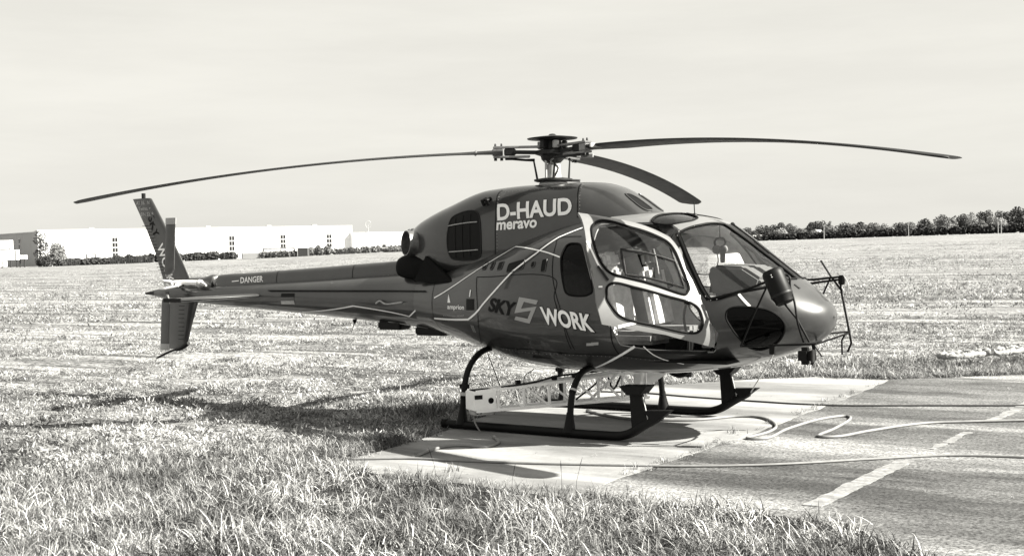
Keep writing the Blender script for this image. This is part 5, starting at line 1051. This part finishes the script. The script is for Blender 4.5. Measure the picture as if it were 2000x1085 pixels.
def scatter(name, P, scl, tilt, collection, label, seed):
    r_ = np.random.default_rng(seed); n = len(P); me = bpy.data.meshes.new(name); me.vertices.add(n); me.vertices.foreach_set('co', np.asarray(P, np.float32).ravel())
    rot = np.c_[r_.normal(size=n)*tilt, r_.normal(size=n)*tilt, r_.random(n)*2*PI].astype(np.float32)
    me.attributes.new('rot', 'FLOAT_VECTOR', 'POINT').data.foreach_set('vector', rot.ravel()); me.attributes.new('scl', 'FLOAT', 'POINT').data.foreach_set('value', np.asarray(scl, np.float32)); me.attributes.new('idx', 'INT', 'POINT').data.foreach_set('value', r_.integers(0, len(collection.objects), n).astype(np.int32))
    o = bpy.data.objects.new(name, me); COL.objects.link(o); g = bpy.data.node_groups.new(name, 'GeometryNodeTree'); g.interface.new_socket('Geometry', in_out='INPUT', socket_type='NodeSocketGeometry'); g.interface.new_socket('Geometry', in_out='OUTPUT', socket_type='NodeSocketGeometry')
    gi = g.nodes.new('NodeGroupInput'); go = g.nodes.new('NodeGroupOutput'); ip = g.nodes.new('GeometryNodeInstanceOnPoints'); ci = g.nodes.new('GeometryNodeCollectionInfo'); ci.inputs['Collection'].default_value = collection; ci.inputs['Separate Children'].default_value = True; ci.inputs['Reset Children'].default_value = True
    def na(nm, ty): q = g.nodes.new('GeometryNodeInputNamedAttribute'); q.data_type = ty; q.inputs['Name'].default_value = nm; return q.outputs['Attribute']
    ip.inputs['Pick Instance'].default_value = True; lk = g.links.new; lk(gi.outputs[0], ip.inputs['Points']); lk(ci.outputs[0], ip.inputs['Instance']); lk(na('idx', 'INT'), ip.inputs['Instance Index']); lk(na('rot', 'FLOAT_VECTOR'), ip.inputs['Rotation']); lk(na('scl', 'FLOAT'), ip.inputs['Scale']); lk(ip.outputs[0], go.inputs[0])
    md = o.modifiers.new('scatter', 'NODES'); md.node_group = g; return prop(o, label, 'grass', None, 'stuff')
def vnoise(x, y, s, seed):
    "smooth value noise in 0..1"
    r_ = np.random.default_rng(seed); T = r_.random((64, 64)); u, v = x/s, y/s; i, j = np.floor(u).astype(int), np.floor(v).astype(int); fu, fv = u-i, v-j; fu = fu*fu*(3-2*fu); fv = fv*fv*(3-2*fv)
    g_ = lambda a, b: T[a % 64, b % 64]; return (g_(i, j)*(1-fu)+g_(i+1, j)*fu)*(1-fv)+(g_(i, j+1)*(1-fu)+g_(i+1, j+1)*fu)*fv
def fan(d0, d1, dens, half=0.56, seed=0):
    r_ = np.random.default_rng(seed); n = int(dens*half*(d1*d1-d0*d0)); d = np.sqrt(d0*d0+(d1*d1-d0*d0)*r_.random(n)); a = (r_.random(n)*2-1)*half; v = FH[:2]*np.cos(a)[:, None]+RH[:2]*np.sin(a)[:, None]; return CAM[:2]+v*d[:, None], d, r_
def free(P, grow=0.0): return ~(inside(P, PAD) | inside(P, ROAD))
P, d, r_ = fan(3.0, 14.8, 110, 0.62, 1); k = free(P); P, d = P[k], d[k]; nz_ = vnoise(P[:, 0], P[:, 1], 0.55, 2); n2 = vnoise(P[:, 0], P[:, 1], 1.6, 3)
keep = (r_.random(len(P)) < np.clip(0.1+1.5*nz_, 0.55, 1)) & (d+1.4*(n2-0.5) < 13.6); P, nz_, n2, d = P[keep], nz_[keep], n2[keep], d[keep]
sc_ = (0.66+0.62*nz_*n2*1.6)*np.interp(d, [9, 12.0, 13.5], [1.0, 0.78, 0.5]); scatter('foreground_grass', np.c_[P, hz(P[:, 0], P[:, 1])], sc_, 0.22, C_LONG, 'long tangled pale grass in the foreground before the pad', 11)
# verge: left of the pad and along its far side
def seg_band(A, B, w, dens, seed):
    r_ = np.random.default_rng(seed); A, B = np.array(A), np.array(B); L = np.linalg.norm(B-A); n = int(dens*L*w); t_ = r_.random(n)[:, None]; u = (B-A)/L; nn = np.array([-u[1], u[0]]); return A+(B-A)*t_+nn*(r_.random(n)**1.5*w)[:, None]
V1 = np.concatenate([seg_band((-0.45, -3.2), (-1.2, 0.6), 0.9, 130, 21), seg_band((-1.2, 0.5), (-1.1, 3.0), 1.0, 130, 22), seg_band((-1.1, 2.9), (0.33, 5.0), 1.3, 120, 23), seg_band((0.3, 4.95), (2.0, 5.6), 2.0, 90, 24), seg_band((1.9, 5.55), (3.6, 6.95), 2.6, 90, 25), seg_band((3.5, 6.9), (12, 12.2), 2.8, 80, 26), seg_band((12, 12.2), (20, 17), 2.8, 40, 27)])
_q = np.random.default_rng(28); V1 = np.concatenate([V1, np.array([-1.75, 0.75])+_q.normal(size=(120, 2))*[0.30, 0.55], np.array([-2.3, 0.1])+_q.normal(size=(90, 2))*[0.4, 0.4]]); V1 = V1[free(V1)]; n3 = vnoise(V1[:, 0], V1[:, 1], 0.6, 5); kp = np.random.default_rng(6).random(len(V1)) < 0.3+n3; V1, n3 = V1[kp], n3[kp]
scatter('verge_grass', np.c_[V1, hz(V1[:, 0], V1[:, 1])], (0.45+0.75*n3)*(1+0.5*np.exp(-((V1[:, 0]+1.75)**2/0.2+(V1[:, 1]-0.75)**2/0.5))), 0.2, C_LONG, 'taller rough grass along the left and far edges of the pad', 12)
bands = []
for (d0, d1, dens, sd) in ((12.4, 20, 105, 41), (20, 34, 50, 42)):
    P, d, r_ = fan(d0, d1, dens, 0.56, sd); bands.append(P)
P = np.concatenate(bands); P = P[free(P)]; u = P @ RH[:2]; v = P @ FH[:2]; rw = vnoise(u*0.12, v+0.06*u, 0.55, 7); n4 = vnoise(P[:, 0], P[:, 1], 0.4, 8); kp = np.random.default_rng(9).random(len(P)) < np.clip((rw-0.27)*6, np.interp(np.linalg.norm(P-CAM[:2], axis=1), [15, 18], [0.75, 0.0]), 1)*np.clip(0.55+0.6*n4, 0, 1); P, n4 = P[kp], n4[kp]
scatter('field_stubble', np.c_[P, hz(P[:, 0], P[:, 1])], 0.7+0.6*n4, 0.3, C_SHORT, 'short leafy stubble covering the near part of the field', 13)
bands = []
for (d0, d1, dens, sd) in ((33, 60, 9, 43), (60, 120, 2.6, 44), (120, 230, 0.6, 45)):
    P, d, r_ = fan(d0, d1, dens, 0.54, sd); bands.append(P)
P = np.concatenate(bands); P = P[free(P)]; u = P @ RH[:2]; v = P @ FH[:2]; rw = vnoise(u*0.10, v+0.06*u, 1.2, 17); kp = np.random.default_rng(19).random(len(P)) < np.clip((rw-0.30)*5, 0.0, 0.9); P = P[kp]
scatter('far_stubble', np.c_[P, hz(P[:, 0], P[:, 1])], 0.8+0.5*np.random.default_rng(20).random(len(P)), 0.25, C_FAR, 'sparse stubble over the far part of the field', 14)
ew = []
for (a_, b_, n_, w_) in (((2.40, -2.6), (2.36, -0.6), 26, 0.08), ((2.33, -0.4), (2.1, 5.0), 30, 0.06), ((2.45, -3.6), (5.0, -4.6), 60, 0.22), ((-0.2, -3.5), (2.3, -3.6), 60, 0.25), ((-0.45, -2.9), (-0.75, -1.1), 26, 0.12)):
    q_ = np.random.default_rng(int(100*abs(a_[0]+b_[1]))); t_ = q_.random(n_)[:, None]; ew.append(np.array(a_)+(np.array(b_)-np.array(a_))*t_+q_.normal(size=(n_, 2))*w_*0.6)
ew = np.concatenate(ew); scatter('edge_weeds', np.c_[ew, np.full(len(ew), -0.004)], 0.18+0.30*np.random.default_rng(51).random(len(ew)), 0.3, C_LONG, 'small weeds and debris along the pad and asphalt edges', 15)
_q = np.random.default_rng(61); db = np.stack([2.5+_q.random(70)*4.5, -3.6+_q.random(70)*9], 1); db = np.concatenate([db, np.stack([-0.3+_q.random(25)*2.6, -3.3+_q.random(25)*7.5], 1)]); db = db[inside(db, ROAD) | inside(db, PAD)]
scatter('paving_debris', np.c_[db, np.full(len(db), 0.001)], 0.10+0.22*_q.random(len(db)), 0.5, C_SHORT, 'scattered bits of straw and leaf on the asphalt and pad', 16)
# a few tall stems and one weed tuft on the concrete
r_ = np.random.default_rng(77)
for i, (x, y, s, lb) in enumerate(((2.18, -0.05, 0.75, 'lone weed tuft growing at the seam of pad and asphalt'), (2.30, -2.35, 0.55, 'small weed tuft at the front seam of the pad'), (0.90, -3.2, 0.8, 'weed tuft leaning over the front hose'))):
    W = empty('weed_tuft', (x, y, 0.0)); o = tuft(400+i, 22, 0.06, 0.18, 0.008, 0.05, 0.4, 'blade_grass'); me = o.data; me.transform(Matrix.Scale(s, 4)); o.name = 'leaves'; COL.objects.link(o); o.parent = W; prop(W, lb, 'weed')
for i in range(9):
    x = (0.2, 2.0, 2.45, 2.6, 3.1, -0.2, 1.2, 3.9, 4.6)[i]; y = (-3.75, -3.85, -3.8, -3.85, -3.9, -3.7, -3.8, -4.2, -4.7)[i]; h = 0.20+0.14*r_.random(); G_ = empty('tall_stem', (x, y, -0.02)); dx, dy = r_.normal(size=2)*0.06
    MB().tube([(0, 0, 0), (dx*0.3, dy*0.3, h*0.6), (dx, dy, h)], [0.002, 0.0016, 0.001], 5).build('stalk', 'blade_grass', G_); MB().tube([(dx*0.75, dy*0.75, h*0.84), (dx, dy, h), (dx*1.3, dy*1.3, h*1.15)], [0.0015, 0.0035, 0.0008], 5).build('seed_head', 'blade_grass', G_)
    prop(G_, ('thin grass stem standing before the short hose end', 'left stem of the trio at the pad front edge', 'middle stem of the trio at the pad front edge', 'right stem of the trio at the pad front edge', 'grass stem by the front corner of pad and asphalt', 'leftmost thin grass stem at the pad front', 'thin grass stem in the middle of the pad front edge', 'thin grass stem in front of the asphalt', 'rightmost thin grass stem near the painted line')[i], 'grass stem', 'tall stems at the pad front')
